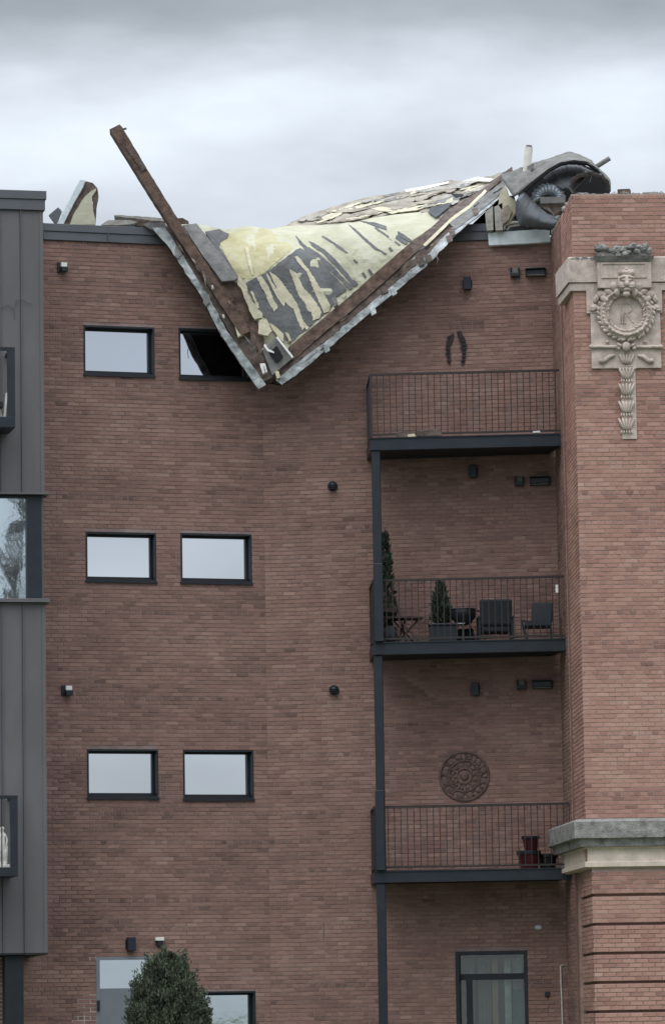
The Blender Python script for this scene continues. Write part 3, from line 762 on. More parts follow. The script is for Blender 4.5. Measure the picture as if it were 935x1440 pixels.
# ------------------------------------------------------------------ steel balconies
def slab(poly, z0, z1, g=None):
    g = g or G(); g.prism([up(p, z0) for p in poly], V((0, 0, z1 - z0))); return g
BAL = []
def balcony(fl, fr, yft, yfb, yrail, label, backl=None):
    """fl/fr: pixel x of the front corners; yft/yfb: fascia top/bottom at the left; yrail: top rail at the left"""
    s_, _ = WR.sz(fl, yrail); wallpt = WR.pt(s_, 0)
    D = 1.25
    FL = at(fl, yrail, wallpt.y - D); ztop = FL.z; e1 = V((math.cos(R(-3)), math.sin(R(-3)), 0))
    Wf = Side(FL, e1, V((e1.y, -e1.x, 0)))
    L = Wf.sz(fr, yrail)[0]
    zt, zb = Wf.sz(fl + 4, yft)[1], Wf.sz(fl + 4, yfb)[1]
    FLp, FRp = Wf.pt(0, 0), Wf.pt(L, 0)
    bx = WR.sz(fl - 5, yrail + 15)[0]; BLp = WR.pt(bx, 0, .012); BRp = WR.pt(WR.sz(fr - 22, yrail)[0], 0, .012)
    T = thing('steel_balcony', up((FLp + BRp) / 2, zb), label, 'balcony', 'black steel balconies stacked beside the tower')
    inn = lambda p, k: p + (((FLp + FRp + BLp + BRp) / 4) - p).normalized() * k
    slab([inn(FLp, .06), inn(FRp, .06), inn(BRp, .02), inn(BLp, .02)], zb + .11, zt - .012).build('deck', 'concrete', T)
    g = G(); g.wbox(Wf, 0, L, zb, zt, -.05, 0); g.wbox(Wf, -.012, L, zt, zt + .018, -.09, .02); g.wbox(Wf, -.002, L, zb - .012, zb, -.1, .015); g.build('fascia_beam', 'slate', T)
    ld = (BLp - FLp).normalized(); ln = V((-ld.y, ld.x, 0)); ln = ln if ln.x < 0 else -ln
    g = G(); g.prism([up(FLp + ld * .051, zb), up(BLp, zb), up(BLp - ln * .05, zb), up(FLp + ld * .051 - ln * .05, zb)], V((0, 0, zt - zb))); g.build('side_beam', 'slate', T)
    g = G(); rd = (BRp - FRp).normalized(); rn = V((-rd.y, rd.x, 0)); rn = rn if rn.x < 0 else -rn
    g.prism([up(FRp + rd * .051, zb), up(BRp, zb), up(BRp + rn * .05, zb), up(FRp + rd * .051 + rn * .05, zb)], V((0, 0, zt - zb))); g.build('side_beam', 'slate', T)
    # joists under the deck
    for k in range(1, 6):
        s = L * k / 6; p = Wf.pt(s, zb + .066, -.06); q = V((p.x, p.y, 0)) + Wf.n * -1.0
        g = G(); g.bar(p, V((q.x, q.y, zb + .066)), .06, .08); g.build('joist', 'soffit', T)
    g = slab([inn(FLp, .07), inn(FRp, .07), inn(BRp, .03), inn(BLp, .03)], zb + .003, zb + .02); g.build('soffit', 'soffit', T)
    zr = zt + .07
    def rails(p, q, n, first):
        g = G(); g.bar(up(p, ztop - .018), up(q, ztop - .018), .04, .036); g.build('top_rail', 'rail', T)
        g = G(); g.bar(up(p, zr), up(q, zr), .03, .03); g.build('bottom_rail', 'rail', T)
        for k in range(1, n):
            c = p.lerp(q, k / n); c = V((c.x, c.y, zr))
            if first[0] is None:
                gg_ = G(); gg_.box(-.0075, .0075, -.0075, .0075, .012, ztop - .036 - zr); first[0] = gg_.build('baluster', 'rail', T, local=True); first[0].location = c - T.location
            else: copy_part(first[0], c - T.location)
    first = [None]
    rails(FLp + e1 * .02 - Wf.n * .03, FRp - e1 * .02 - Wf.n * .03, 30, first)
    rails(FLp + ld * .06 - ln * .03, BLp - ld * .02 - ln * .03, 11, first)
    for p in (FLp + e1 * .02 - Wf.n * .03, FRp - e1 * .02 - Wf.n * .03, BLp - ld * .03 - ln * .03):
        g = G(); g.bar(up(p, zt), up(p, ztop), .034, .034); g.build('rail_post', 'rail', T)
    BAL.append(dict(T=T, W=Wf, L=L, zt=zt, zb=zb, ztop=ztop, FL=FLp, FR=FRp, e1=e1, BL=BLp, BR=BRp))
    return BAL[-1]
b1 = balcony(519, 791, 617, 632, 525, 'topmost black steel balcony, empty but for debris scattered along its edge')
b2 = balcony(523, 796, 905, 920, 815, 'middle black steel balcony furnished with chairs, a grill and plants')
b3 = balcony(525, 803, 1227, 1241, 1134, 'lowest black steel balcony with red flower pots at its right end')
def post(x0, x1, y0, y1, b, label):
    W = b['W']; o = -.02
    p = W.hit((x0 + x1) / 2, y0, o); q = W.hit((x0 + x1) / 2, y1, o); px = (p + q) / 2
    g = G(); wd = .145
    g.wbox(W, -wd / 2, wd / 2, 0, 1, -.11, -.002)     # web of the square post, scaled below
    g.v = [v + (V((px.x, px.y, 0)) - W.o) for v in g.v]
    for i, v in enumerate(g.v): v.z = q.z if v.z < .5 else p.z
    o_ = g.build('steel_post', 'slate', bevel=.012)
    return centred(o_, label, 'post', 'slate steel posts carrying the balconies')
post(524, 537, 633, 904, b1, 'upper slate steel post between the top and middle balconies')
post(527, 541, 922, 1226, b2, 'middle slate steel post between the middle and lowest balconies')
post(531, 546, 1243, 1590, b3, 'lower slate steel post under the lowest balcony reaching the ground')
# the upright at each lower balcony's front corner runs up past the rail
for b, x, yt, yb in ((b2, 534, 800, 905), (b3, 536, 1120, 1227)):
    W = b['W']; s, z1 = W.sz(x, yt, .004); z0 = W.sz(x, yb, .004)[1]
for b, xs in ((b2, (525, 540)), (b3, (527, 545))):
    W = b['W']; s0 = W.sz(xs[0], 850 if b is b2 else 1180)[0] + .02; s1 = s0 + .145
    g = G(); g.wbox(W, s0, s1, b['zt'] + .02, b['ztop'] + .25, .022, .12)
    o = g.build('steel_post', 'slate', bevel=.01)
    zz = b['ztop'] + .25
    centred(o, 'short slate post in front of the rail at the ' + ('middle' if b is b2 else 'lowest') + " balcony's left corner", 'post', 'slate steel posts carrying the balconies')

# ------------------------------------------------------------------ things on the balconies
def onb(b, px, back):            # deck point at pixel column px, `back` metres behind the front
    W = b['W']; p = W.hit(px, proj(W.pt(1.5, b['zt']))[1], -back); return V((p.x, p.y, b['zt'] - .012))
AN = R(-3)
def foliage(g, h, rf, n, size, seed, lump=.22):
    r_ = random.Random(seed)
    for _ in range(n):
        z = h * r_.random() ** 1.15; a = r_.uniform(0, 6.283); R0 = rf(z / h)
        lump_ = 1 + lump * noise.noise(V((math.cos(a) * 2.2, math.sin(a) * 2.2, z * 6 / max(h, .1) + seed))) + lump * .5 * noise.noise(V((math.cos(a) * 6, math.sin(a) * 6, z * 15 / max(h, .1) + seed)))
        rr = R0 * lump_ * (r_.random() ** .35)
        c = V((rr * math.cos(a), rr * math.sin(a), z))
        o = V((math.cos(a), math.sin(a), 0)); d = (o * r_.uniform(.2, .9) + V((r_.uniform(-.4, .4), r_.uniform(-.4, .4), r_.uniform(.5, 1.3)))).normalized()
        s = d.cross(V((r_.uniform(-1, 1), r_.uniform(-1, 1), r_.uniform(-1, 1)))).normalized(); L = size * r_.uniform(.6, 1.4)
        w_ = L * r_.uniform(.16, .3)
        i = len(g.v); g.v += [c - s * w_ * .4, c + d * L * .5 - s * w_, c + d * L, c + d * L * .5 + s * w_, c + s * w_ * .4]
        g.f.append((i, i + 1, i + 2, i + 3, i + 4))
    return g
def conifer(b, px, back, h, r, pot, label, n, seed):
    T = thing('potted_conifer', onb(b, px, back), label, 'plant', 'potted evergreens on the middle balcony', AN)
    if pot == 'box':
        g = G(); g.box(-.20, .26, -.16, .16, 0, .32); g.box(-.22, .28, -.18, .18, .32, .36); g.build('planter', 'slate', T, local=True, bevel=.01); z0 = .34
    else:
        g = G(); g.lathe([(.12, 0), (.16, .3), (.18, .3), (.18, .34), (.14, .34)], 16); g.build('planter', 'black', T, local=True, smooth=False); z0 = .32
    g = G(); g.tube([V((0, 0, z0 - .05)), V((.01, 0, z0 + h * .8))], [.02, .006], 6); g.build('trunk', 'trunk', T, local=True)
    g = foliage(G(), h, lambda t: r * (min(1, t * 6 + .45) * (1 - t ** 1.8) ** .7 + .02), n, .09, seed); g.v = [v + V((0, 0, z0)) for v in g.v]
    g.build('foliage', 'leafdark', T, local=True)
conifer(b2, 543, .75, 1.55, .14, 'pot', 'tall slim evergreen in a pot, half hidden behind the balcony post', 900, 3)
conifer(b2, 621, .55, .68, .14, 'box', 'short green conifer in a dark box planter, left of the grill', 700, 5)
# folding table with crossed legs
T = thing('folding_table', onb(b2, 573, .45), 'small dark folding table with crossed legs, near the balcony post', 'table', None, AN + R(12))
g = G()
g.box(-.24, .24, -.22, .22, .44, .465); g.build('tabletop', 'wood', T, local=True)
for y in (-.19, .19):
    g = G(); g.bar(V((-.2, y, .44)), V((.22, y, .0)), .022, .022); g.build('leg', 'wood', T, local=True)
    g = G(); g.bar(V((.2, y * .9, .44)), V((-.22, y * .9, .0)), .022, .022); g.build('leg', 'wood', T, local=True)
# dark chair behind the post
T = thing('folding_chair', onb(b2, 550, .45), 'dark slatted folding chair between the balcony post and the folding table', 'chair', None, AN + R(30))
for x in (-.2, .2):
    g = G(); g.bar(V((x, .22, .85)), V((x, -.18, .0)), .022, .03); g.build('leg', 'wood', T, local=True)
    g = G(); g.bar(V((x * .9, -.2, .46)), V((x * .9, .2, .0)), .022, .03); g.build('leg', 'wood', T, local=True)
g = G(); g.box(-.2, .2, -.2, .2, .44, .47); g.build('seat', 'wood', T, local=True)
for k in range(3):
    g = G(); g.box(-.2, .2, .13 + k * .04, .15 + k * .04, .58 + k * .09, .65 + k * .09); g.build('back_slat', 'wood', T, local=True)
# cushion / bag under it
T = centred(G().lump(V((0, 0, .16)), V((.13, 0, 0)), V((0, .12, 0)), V((0, 0, .16)), 12, 8, .05).build('storage_bag', 'charcoal', smooth=True), 'dark lumpy bag on the deck under the folding chair', 'bag'); T.location = onb(b2, 548, .28)
# kettle grill
T = thing('kettle_grill', onb(b2, 652, .5), 'round black kettle grill on legs, left of the upholstered armchair', 'grill', None, AN)
g = G(); g.lathe([(.04, .32), (.13, .36), (.20, .46), (.215, .54), (.205, .58), (.19, .595), (.06, .6)], 20); g.build('bowl', 'black', T, local=True, smooth=True)
g = G(); g.lathe([(.215, .575), (.222, .585), (.215, .597)], 20, cap=False); g.build('rim', 'black', T, local=True)
for k in range(3):
    a = 2 * math.pi * k / 3 + .5; g = G(); g.bar(V((.10 * math.cos(a), .10 * math.sin(a), .4)), V((.22 * math.cos(a), .22 * math.sin(a), 0)), .022, .022); g.build('leg', 'black', T, local=True)
g = G(); g.box(-.09, .03, -.23, -.2, .33, .345); g.build('handle', 'galv', T, local=True)
g = G(); g.tube([V((.2, 0, .55)), V((.3, 0, .56)), V((.3, -.1, .56))], .012, 6); g.build('side_handle', 'black', T, local=True)
# dark storage box beside the planter
o = G().box(-.2, .2, -.18, .18, 0, .26).box(-.21, .21, -.19, .19, .26, .30).build('storage_box', 'charcoal', bevel=.015)
o.location = onb(b2, 648, .95); o.rotation_euler = (0, 0, AN); tag(o, 'low dark storage box on the deck behind the grill', 'box')
# armchair seen from behind
T = thing('armchair', onb(b2, 697, .5), 'dark upholstered armchair with tall square back, middle balcony', 'chair', None, AN + R(4))
g = G(); g.hexa([V((-.26, -.16, .30)), V((.26, -.16, .30)), V((.26, -.06, .30)), V((-.26, -.06, .30)), V((-.265, -.26, .72)), V((.265, -.26, .72)), V((.265, -.17, .72)), V((-.265, -.17, .72))]); g.build('backrest', 'charcoal', T, local=True, bevel=.03)
g = G(); g.box(-.24, .24, -.12, .42, .20, .32); g.build('seat', 'charcoal', T, local=True, bevel=.03)
for x in (-.27, .27):
    g = G(); g.box(x - .025, x + .025, -.2, .4, .42, .46); g.build('armrest', 'charcoal', T, local=True, bevel=.008)
    for y in (-.15, .36):
        g = G(); g.box(x - .02, x + .02, y - .02, y + .02, 0, .42); g.build('leg', 'black', T, local=True)
# low lounge chair
T = thing('lounge_chair', onb(b2, 757, .5), 'low dark lounge chair with slanted legs, rightmost on the middle balcony', 'chair', None, AN)
g = G(); g.hexa([V((-.12, -.05, .34)), V((.22, -.05, .34)), V((.24, .03, .34)), V((-.10, .03, .34)), V((-.10, .04, .68)), V((.24, .04, .68)), V((.26, .10, .68)), V((-.08, .10, .68))]); g.build('backrest', 'charcoal', T, local=True, bevel=.02)
g = G(); g.box(-.22, .22, -.22, .25, .27, .33); g.build('seat', 'charcoal', T, local=True, bevel=.015)
g = G(); g.bar(V((-.28, -.2, .36)), V((.2, -.2, .30)), .03, .03); g.build('armrest', 'black', T, local=True)
for x, x2 in ((-.26, -.17), (.12, .2)):
    for y in (-.2, .22):
        g = G(); g.bar(V((x if x < 0 else x2, y, .34)), V((x2 if x < 0 else x, y, .02)) if x < 0 else V((.22, y, .0)), .03, .03); g.build('leg', 'black', T, local=True)
# white notice tied to the rail
p = b2['W'].hit(783, 828, .01); o = G().box(-.022, .022, -.006, .006, -.065, .065).build('tag_card', 'white', bevel=.003); o.location = p; tag(o, 'small white card fixed to the rail at the right end of the middle balcony', 'card')
# red pots
def pot(px, back, z, sc, m, label, m2='black'):
    T = thing('flower_pot', onb(b3, px, back) + V((0, 0, z)), label, 'pot', 'red pots on the lowest balcony')
    g = G(); g.lathe([(.13 * sc, 0), (.17 * sc, .24 * sc), (.185 * sc, .25 * sc), (.185 * sc, .31 * sc), (.15 * sc, .31 * sc), (.14 * sc, .26 * sc)], 18); g.build('body', m, T, local=True, smooth=False)
    g = G(); g.lathe([(.187 * sc, .255 * sc), (.192 * sc, .26 * sc), (.192 * sc, .30 * sc), (.187 * sc, .305 * sc)], 18, cap=False); g.build('rim', m2, T, local=True)
pot(744, .35, 0, 1.05, 'pot', 'large red glazed pot standing on the lowest balcony')
pot(747, .36, .32, .78, 'pot', 'smaller dark red pot stacked on the large red pot')
pot(770, .6, 0, .9, 'black', 'black pot beside the red pots, behind the stone cornice')
# debris on the top balcony
g = G()
for k in range(70):
    t = rng.uniform(.02, .98); p = b1['FL'].lerp(b1['FR'], t) + b1['W'].n * -rng.uniform(.03, .25); g.lump(up(p, b1['zt'] + .012), V((rng.uniform(.02, .05), 0, 0)), V((0, .03, 0)), V((0, 0, rng.uniform(.008, .022))), 6, 4, .3)
tag(g.build('debris', 'rustdark'), 'crumbs of brick and timber littering the front edge of the top balcony', 'debris', kind='stuff')
W = b1['W']
for (x0, x1, dz, h, m, nm, lb) in ((557, 574, 0, .10, 'rustdark', 'broken_board', 'short dark broken board lying at the left on the top balcony edge'), (586, 621, .01, .12, 'rustdark', 'broken_board', 'longer dark broken board lying on the top balcony edge'),
                                   (573, 584, 0, .06, 'palefoam', 'insulation_chunk', 'pale chunk of insulation between two dark boards on the top balcony'), (749, 760, .02, .035, 'white', 'insulation_chunk', 'thin white scrap near the right end of the top balcony')):
    a, c = W.sz(x0, 610)[0], W.sz(x1, 610)[0]; z = b1['zt'] + .018 + dz
    g = G(); g.hexa([W.pt(a, z, -.07), W.pt(c, z, -.09), W.pt(c, z, .0), W.pt(a, z, .012), W.pt(a + .02, z + h, -.07), W.pt(c - .03, z + h * .8, -.09), W.pt(c - .01, z + h * .9, .0), W.pt(a, z + h * .7, .012)])
    centred(g.build(nm, m), lb, 'debris')

# ------------------------------------------------------------------ fittings on the walls
def wallbox(W, q, name, label, cat, parts, group=None):
    """q: x0,y0,x1,y1 in the photograph on wall W; parts: (name, fx0, fx1, fy0, fy1, out0, out1, material)"""
    x0, y0, x1, y1 = q; a, zt = W.sz(x0, (y0 + y1) / 2)[0], W.sz((x0 + x1) / 2, y0)[1]; b, zb = W.sz(x1, (y0 + y1) / 2)[0], W.sz((x0 + x1) / 2, y1)[1]
    T = thing(name, W.pt((a + b) / 2, zb, .01), label, cat, group)
    for (pn, f0, f1, h0, h1, o0, o1, m) in parts:
        g = G(); g.wbox(W, a + (b - a) * f0, a + (b - a) * f1, zt + (zb - zt) * h1, zt + (zb - zt) * h0, o0 + .008, o1 + .008); g.build(pn, m, T, bevel=.006)
    return T
light = [('backplate', 0, .45, 0, 1, 0, .03, 'black'), ('body', .3, 1, .55, 1, .03, .14, 'black'), ('lens', .32, .95, .1, .52, .035, .11, 'white')]
wallbox(WL, (80, 369, 93, 383), 'wall_light', 'small black wall light below the coping at upper left', 'light', light, 'small wall lights')
wallbox(WL, (86, 964, 100, 979), 'wall_light', 'small black wall light with white lens, left of the middle storey wall', 'light', light, 'small wall lights')
def vent(x, y, label):
    p = WR.hit(x, y); T = thing('round_vent', p + V((0, 0, -.09)), label, 'vent', 'round black vents')
    g = G(); c = p + WR.n * .012; ring = lambda r, o: [p + (WR.d * math.cos(t) + V((0, 0, 1)) * math.sin(t)) * r + WR.n * o for t in [2 * math.pi * i / 18 for i in range(18)]]
    g.prism(ring(.085, .008), WR.n * .03); g.build('flange', 'black', T)
    g = G(); g.lump(p + WR.n * .04, WR.d * .07, WR.n * .07, V((0, 0, .07)), 14, 8); g.build('hood', 'black', T, smooth=True)
    g = G()
    for k in range(3): g.wbox(WR, WR.sz(x, y)[0] - .06, WR.sz(x, y)[0] + .06, p.z - .05 + k * .03, p.z - .042 + k * .03, .09, .118)
    g.build('slat', 'slate', T)
vent(468, 684, 'round black vent on brick, left of the balcony posts, upper one'); vent(470, 971, 'round black vent on brick, left of the balcony posts, lower one')
sconce = [('body', .1, .9, 0, 1, .02, .12, 'slate'), ('backplate', 0, 1, .2, .8, 0, .02, 'black')]
wallbox(WR, (651, 390, 664, 408), 'wall_sconce', 'slim dark wall sconce on open brick above the top balcony', 'light', sconce, 'slim dark wall sconces')
wallbox(WR, (659, 655, 672, 673), 'wall_sconce', 'slim dark wall sconce in the shade under the top balcony', 'light', sconce, 'slim dark wall sconces')
wallbox(WR, (662, 961, 675, 979), 'wall_sconce', 'slim dark wall sconce in the shade under the middle balcony', 'light', sconce, 'slim dark wall sconces')
cube = [('body', 0, 1, .6, 1, 0, .12, 'black'), ('side_cheek', 0, .15, 0, .6, 0, .1, 'black'), ('side_cheek', .85, 1, 0, .6, 0, .1, 'black'), ('lens', .17, .83, .1, .58, 0, .07, 'plank')]
louv = [('body', 0, 1, 0, 1, 0, .05, 'black'), ('hood', .0, 1, 0, .12, .05, .14, 'slate'), ('grille', .06, .94, .15, .8, .05, .08, 'slate'), ('sill', .08, .95, .86, .96, .05, .12, 'plank')]
for y, t in ((383, 'under the roofline, by the tower'), (677, 'shaded by the top balcony'), (963, 'shaded by the middle balcony')):
    dx = {383: 0, 677: 6, 963: 9}[y]
    wallbox(WR, (718 + dx, y - 6, 731 + dx, y + 7), 'square_vent', 'small square dark vent ' + t, 'vent', cube, 'square vents near the tower')
    wallbox(WR, (739 + dx, y - 7 + (2 if y < 500 else 1), 768 + dx, y + 6), 'louvre_vent', 'wide dark louvred vent ' + t, 'vent', louv, 'louvred vents near the tower')
wallbox(WL, (176, 1319, 190, 1338), 'wall_sconce', 'dark wall sconce above the grey door', 'light', sconce, 'slim dark wall sconces')
wallbox(WL, (217, 1319, 229, 1331), 'camera_box', 'little white topped box on the wall above the evergreen', 'fixture', [('cover', 0, 1, 0, .4, 0, .09, 'white'), ('body', .2, .9, .4, 1, 0, .08, 'black')])
o = centred(G().lump(WR.hit(757, 1305, .02), WR.d * .07, WR.n * .03, V((0, 0, .045)), 14, 8).build('oval_fitting', 'whitemetal', smooth=True), 'small pale oval fitting on shaded brick above the glazed door', 'fixture')
g = G(); g.tube([WR.hit(792, 1358, .02), WR.hit(788, 1359, .03), WR.hit(788.5, 1375, .03), WR.hit(791, 1440, .03), WR.hit(793, 1500, .03)], .012, 6)
centred(g.build('conduit', 'pipe'), 'thin pale conduit running down the brick beside the tower base', 'pipe')
g = G(); g.tube([WR.hit(455, 1298, .012), WR.hit(455, 1322, .012)], .008, 6); centred(g.build('cable_stub', 'plank'), 'short grey vertical cable stub on the brick, left of the lower post', 'cable')
wallbox(WR, (766, 1395, 773, 1402), 'junction_box', 'tiny dark junction box low on the brick right of the glazed door', 'fixture', [('body', 0, 1, 0, 1, 0, .04, 'black')])

# dark pair of curved wings on the wall
T = thing('wall_ornament', WR.hit(641, 516, .02), 'dark pair of curved wing shapes on brick above the top balcony', 'ornament')
for side, pl in ((0, [(637, 468), (630, 473), (627, 487), (628, 500), (631, 512), (634, 514), (633, 500), (634, 486), (638, 476)]), (1, [(642, 466), (648, 465), (654, 476), (656, 490), (654, 504), (651, 516), (648, 512), (650, 500), (648, 488), (646, 477)])):
    g = G(); pl = [(x + rng.uniform(-.9, .9), y) for x, y in densify(pl, 3, .8)]; P = [WR.hit(x, y, .012) for x, y in pl]; g.prism(P, WR.n * .02); o = g.build('wing', 'wingiron', T)
    g = G()
    for k in range(7):
        y = 474 + k * 5.5; x = (631 if side == 0 else 650) + 2.5 * math.sin(k * .5) * (1 if side else -1)
        g.lump(WR.hit(x, y, .035), WR.d * .03 + V((0, 0, .012)), WR.n * .012, V((0, 0, .022)) - WR.d * .01, 6, 4, .2)
    g.build('feather', 'wingiron', o)
# round lattice medallion
def medallion():
    c = (653, 1092); r = (WR.sz(688, 1092)[0] - WR.sz(653, 1092)[0]); s0, z0 = WR.sz(*c)
    T = thing('wall_medallion', WR.pt(s0, z0 - r, .02), 'round dark openwork medallion on brick above the lowest balcony', 'ornament')
    P = lambda rr, t, o=.02: WR.pt(s0 + rr * math.cos(t), z0 + rr * math.sin(t), o)
    for nm, rr in (('outer_ring', .97), ('middle_ring', .62), ('inner_ring', .3)):
        g = G(); g.tube([P(r * rr, 2 * math.pi * i / 40) for i in range(41)], .022 if rr > .9 else .017, 6, False); g.build(nm, 'iron', T)
    for k in range(12):
        t = 2 * math.pi * k / 12
        g = G(); g.tube([P(r * .3, t), P(r * .45, t + .12), P(r * .62, t), P(r * .8, t - .1), P(r * .97, t)], .014, 5); g.tube([P(r * .62, t), P(r * .8, t + .16), P(r * .95, t + .26)], .012, 5)
        g.lump(P(r * .8, t + .26), WR.d * .055, WR.n * .01, V((0, 0, .055)), 8, 5); g.lump(P(r * .47, t + .26), WR.d * .035, WR.n * .01, V((0, 0, .035)), 8, 5); g.build('petal', 'iron', T)
    g = G(); g.lump(P(0, 0), WR.d * .075, WR.n * .03, V((0, 0, .075)), 14, 8); g.build('boss', 'iron', T)
medallion()

# ------------------------------------------------------------------ the torn roof
CP = [(378, 545, 65.15), (222, 320, 65.25), (262, 372, 65.15), (300, 435, 65.1), (340, 500, 65.12), (480, 462, 65.05), (560, 395, 65.12), (640, 320, 65.2), (720, 240, 66.0),
      (240, 313, 65.3), (300, 322, 65.5), (340, 320, 65.9), (400, 320, 66.3), (440, 302, 67.0), (560, 266, 68.0), (690, 245, 67.2), (330, 365, 65.25), (400, 400, 65.3), (450, 370, 65.35), (400, 345, 65.45),
      (500, 335, 65.42), (560, 305, 65.8), (560, 335, 65.3), (620, 285, 66.2), (400, 460, 65.2), (345, 420, 65.2), (600, 322, 65.25), (480, 318, 65.7), (150, 180, 64.9)]
_A = np.array(CP, 'd'); _n = len(CP)
def _U(r2): return np.where(r2 > 0, r2 * np.log(r2 + 1e-12), 0)
_xy = _A[:, :2] / 300.0
_Km = _U(((_xy[:, None] - _xy[None]) ** 2).sum(-1)) + np.eye(_n) * .01
_P = np.hstack([np.ones((_n, 1)), _xy]); _Lm = np.zeros((_n + 3, _n + 3)); _Lm[:_n, :_n] = _Km; _Lm[:_n, _n:] = _P; _Lm[_n:, :_n] = _P.T
_wt = np.linalg.solve(_Lm, np.concatenate([_A[:, 2], np.zeros(3)]))
def Yf(x, y):
    q = np.array([x, y]) / 300.0
    v = float(_U(((_xy - q) ** 2).sum(-1)) @ _wt[:_n] + _wt[_n] + _wt[_n + 1:] @ q)
    return v
def patch(name, poly, off, thick, m, parent=None, step=6, jag=0, wrinkle=0, depth=None, wscale=.05, smooth=True, label=None):
    """a sheet of real thickness following the draped roof: outline seen from the street, laid at the drape's own distance"""
    f = depth or Yf
    B = densify(poly, step, jag); nb = len(B)
    xs = [p[0] for p in B]; ys_ = [p[1] for p in B]; pts = [V(p) for p in B]
    y = min(ys_) + step / 2; row = 0
    while y < max(ys_):
        x = min(xs) + (step / 2 if row % 2 else 0)
        while x < max(xs): pts.append(V((x + rng.uniform(-.3, .3), y + rng.uniform(-.3, .3)))); x += step
        y += step; row += 1
    v2, _, f2, _, _, _ = delaunay_2d_cdt(pts, [], [list(range(nb))], 1, 1e-3)
    front, backv = [], []
    for p in v2:
        d = f(p.x, p.y) - off
        if wrinkle: d += wrinkle * (noise.noise(V((p.x * wscale, p.y * wscale, off * 50))) + .5 * noise.noise(V((p.x * wscale * 3, p.y * wscale * 3, 5))))
        front.append(at(p.x, p.y, d)); backv.append(at(p.x, p.y, d) + V((0, .92, -.38)) * thick)
    g = G(); n = len(front); g.v = front + backv
    from collections import Counter
    ec = {}
    for q in f2:
        q = list(q); g.f.append(tuple(q)); g.f.append(tuple(n + k for k in reversed(q)))
        for i in range(len(q)):
            a, b = q[i], q[(i + 1) % len(q)]; ec[(a, b)] = ec.get((a, b), 0) + 1
    for (a, b) in ec:
        if (b, a) not in ec: g.f.append((b, a, n + a, n + b))
    o = g.build(name, m, parent, label=label)
    return o
Z2 = lambda L: [(180 + x * .3209, 280 + y * .3209) for x, y in L]
Z3 = lambda L: [(380 + x * .3636, 200 + y * .3636) for x, y in L]
Z4 = lambda L: [(640 + x * .3155, 180 + y * .3155) for x, y in L]
RF = thing('torn_roof', at(378, 545, 64.8), 'section of flat roof torn up and folded in a V over the brick wall, yellow insulation showing', 'roof')
sheet = Z2([(200, 110), (300, 105), (420, 132), (530, 115), (620, 130)]) + Z3([(60, 322), (200, 318), (300, 305), (480, 278), (600, 266), (655, 300), (560, 390), (310, 610), (90, 830), (20, 900), (-8, 925)]) + Z2([(600, 780), (470, 600), (330, 380), (240, 200)])
patch('insulation_sheet', sheet, 0, .07, 'foam', RF, 5, wrinkle=.03)
under = Z2([(105, 124), (165, 192), (215, 264), (330, 442), (400, 582), (480, 702), (570, 828), (620, 800)]) + Z3([(45, 935), (100, 898), (210, 806), (330, 704), (440, 610), (600, 480), (720, 350), (850, 225), (760, 225), (655, 290), (560, 330), (480, 330), (200, 330), (60, 335)]) + Z2([(530, 130), (420, 145), (300, 115), (200, 115)])
patch('dark_underside', under, -.075, .06, 'soffit', RF, 6, wrinkle=.03)  # near-black sheet added so the fold mirrors dark in the window
# richer yellow board at the left, the grey felt field and the pale fingers of foam where the felt has torn off
ZR = lambda L: [(183 + x * .5722, 197 + y * .5722) for x, y in L]
patch('insulation_board', ZR([(219, 250), (236, 232), (262, 222), (300, 214), (338, 216), (372, 240), (400, 264), (366, 294), (330, 324), (306, 336), (288, 344), (262, 330), (240, 296)]), .008, .008, 'yellowfoam', RF, 3, jag=1.0, wrinkle=.02)
patch('felt_field', ZR([(284, 352), (306, 338), (332, 326), (370, 297), (408, 268), (418, 264), (434, 272), (470, 300), (505, 336), (532, 366), (512, 382), (500, 386), (498, 404), (484, 418), (462, 440), (436, 462), (410, 484), (392, 500), (378, 486), (356, 462), (336, 446), (322, 430), (312, 408), (296, 380)]), .014, .012, 'membrane', RF, 4, jag=.6, wrinkle=.01)
patch('felt_field', Z2([(340, 140), (400, 128), (442, 150), (435, 170), (405, 185), (395, 215), (372, 200)]), .03, .012, 'membrane', RF, 4, jag=.6)
fingers = [[(311, 336), (322, 333), (336, 352), (348, 380), (363, 410), (354, 421), (342, 402), (330, 372)], [(331, 322), (343, 336), (358, 362), (381, 396), (378, 408), (362, 388), (346, 356)],
           [(342, 322), (356, 330), (374, 350), (400, 386), (412, 404), (420, 430), (431, 456), (423, 467), (410, 440), (402, 414), (388, 404), (368, 380), (354, 350)],
           [(391, 316), (408, 325), (418, 346), (428, 366), (446, 384), (460, 404), (471, 422), (466, 436), (450, 443), (446, 424), (436, 418), (430, 400), (414, 380), (402, 348)],
           [(432, 318), (440, 320), (456, 346), (478, 380), (492, 404), (490, 420), (476, 424), (468, 404), (450, 366)], [(403, 285), (411, 284), (426, 302), (441, 319), (434, 322), (416, 304)],
           [(345, 452), (360, 462), (376, 474), (376, 486), (360, 480), (350, 466)], [(380, 472), (388, 476), (397, 494), (391, 498)], [(296, 372), (300, 370), (318, 410), (312, 414)], [(424, 452), (430, 448), (440, 460), (434, 466)],
           [(520, 382), (528, 376), (532, 380), (524, 388)]]
for q in fingers: patch('foam_strip', ZR(q), .022, .005, 'palefoam', RF, 2.2, jag=.7)
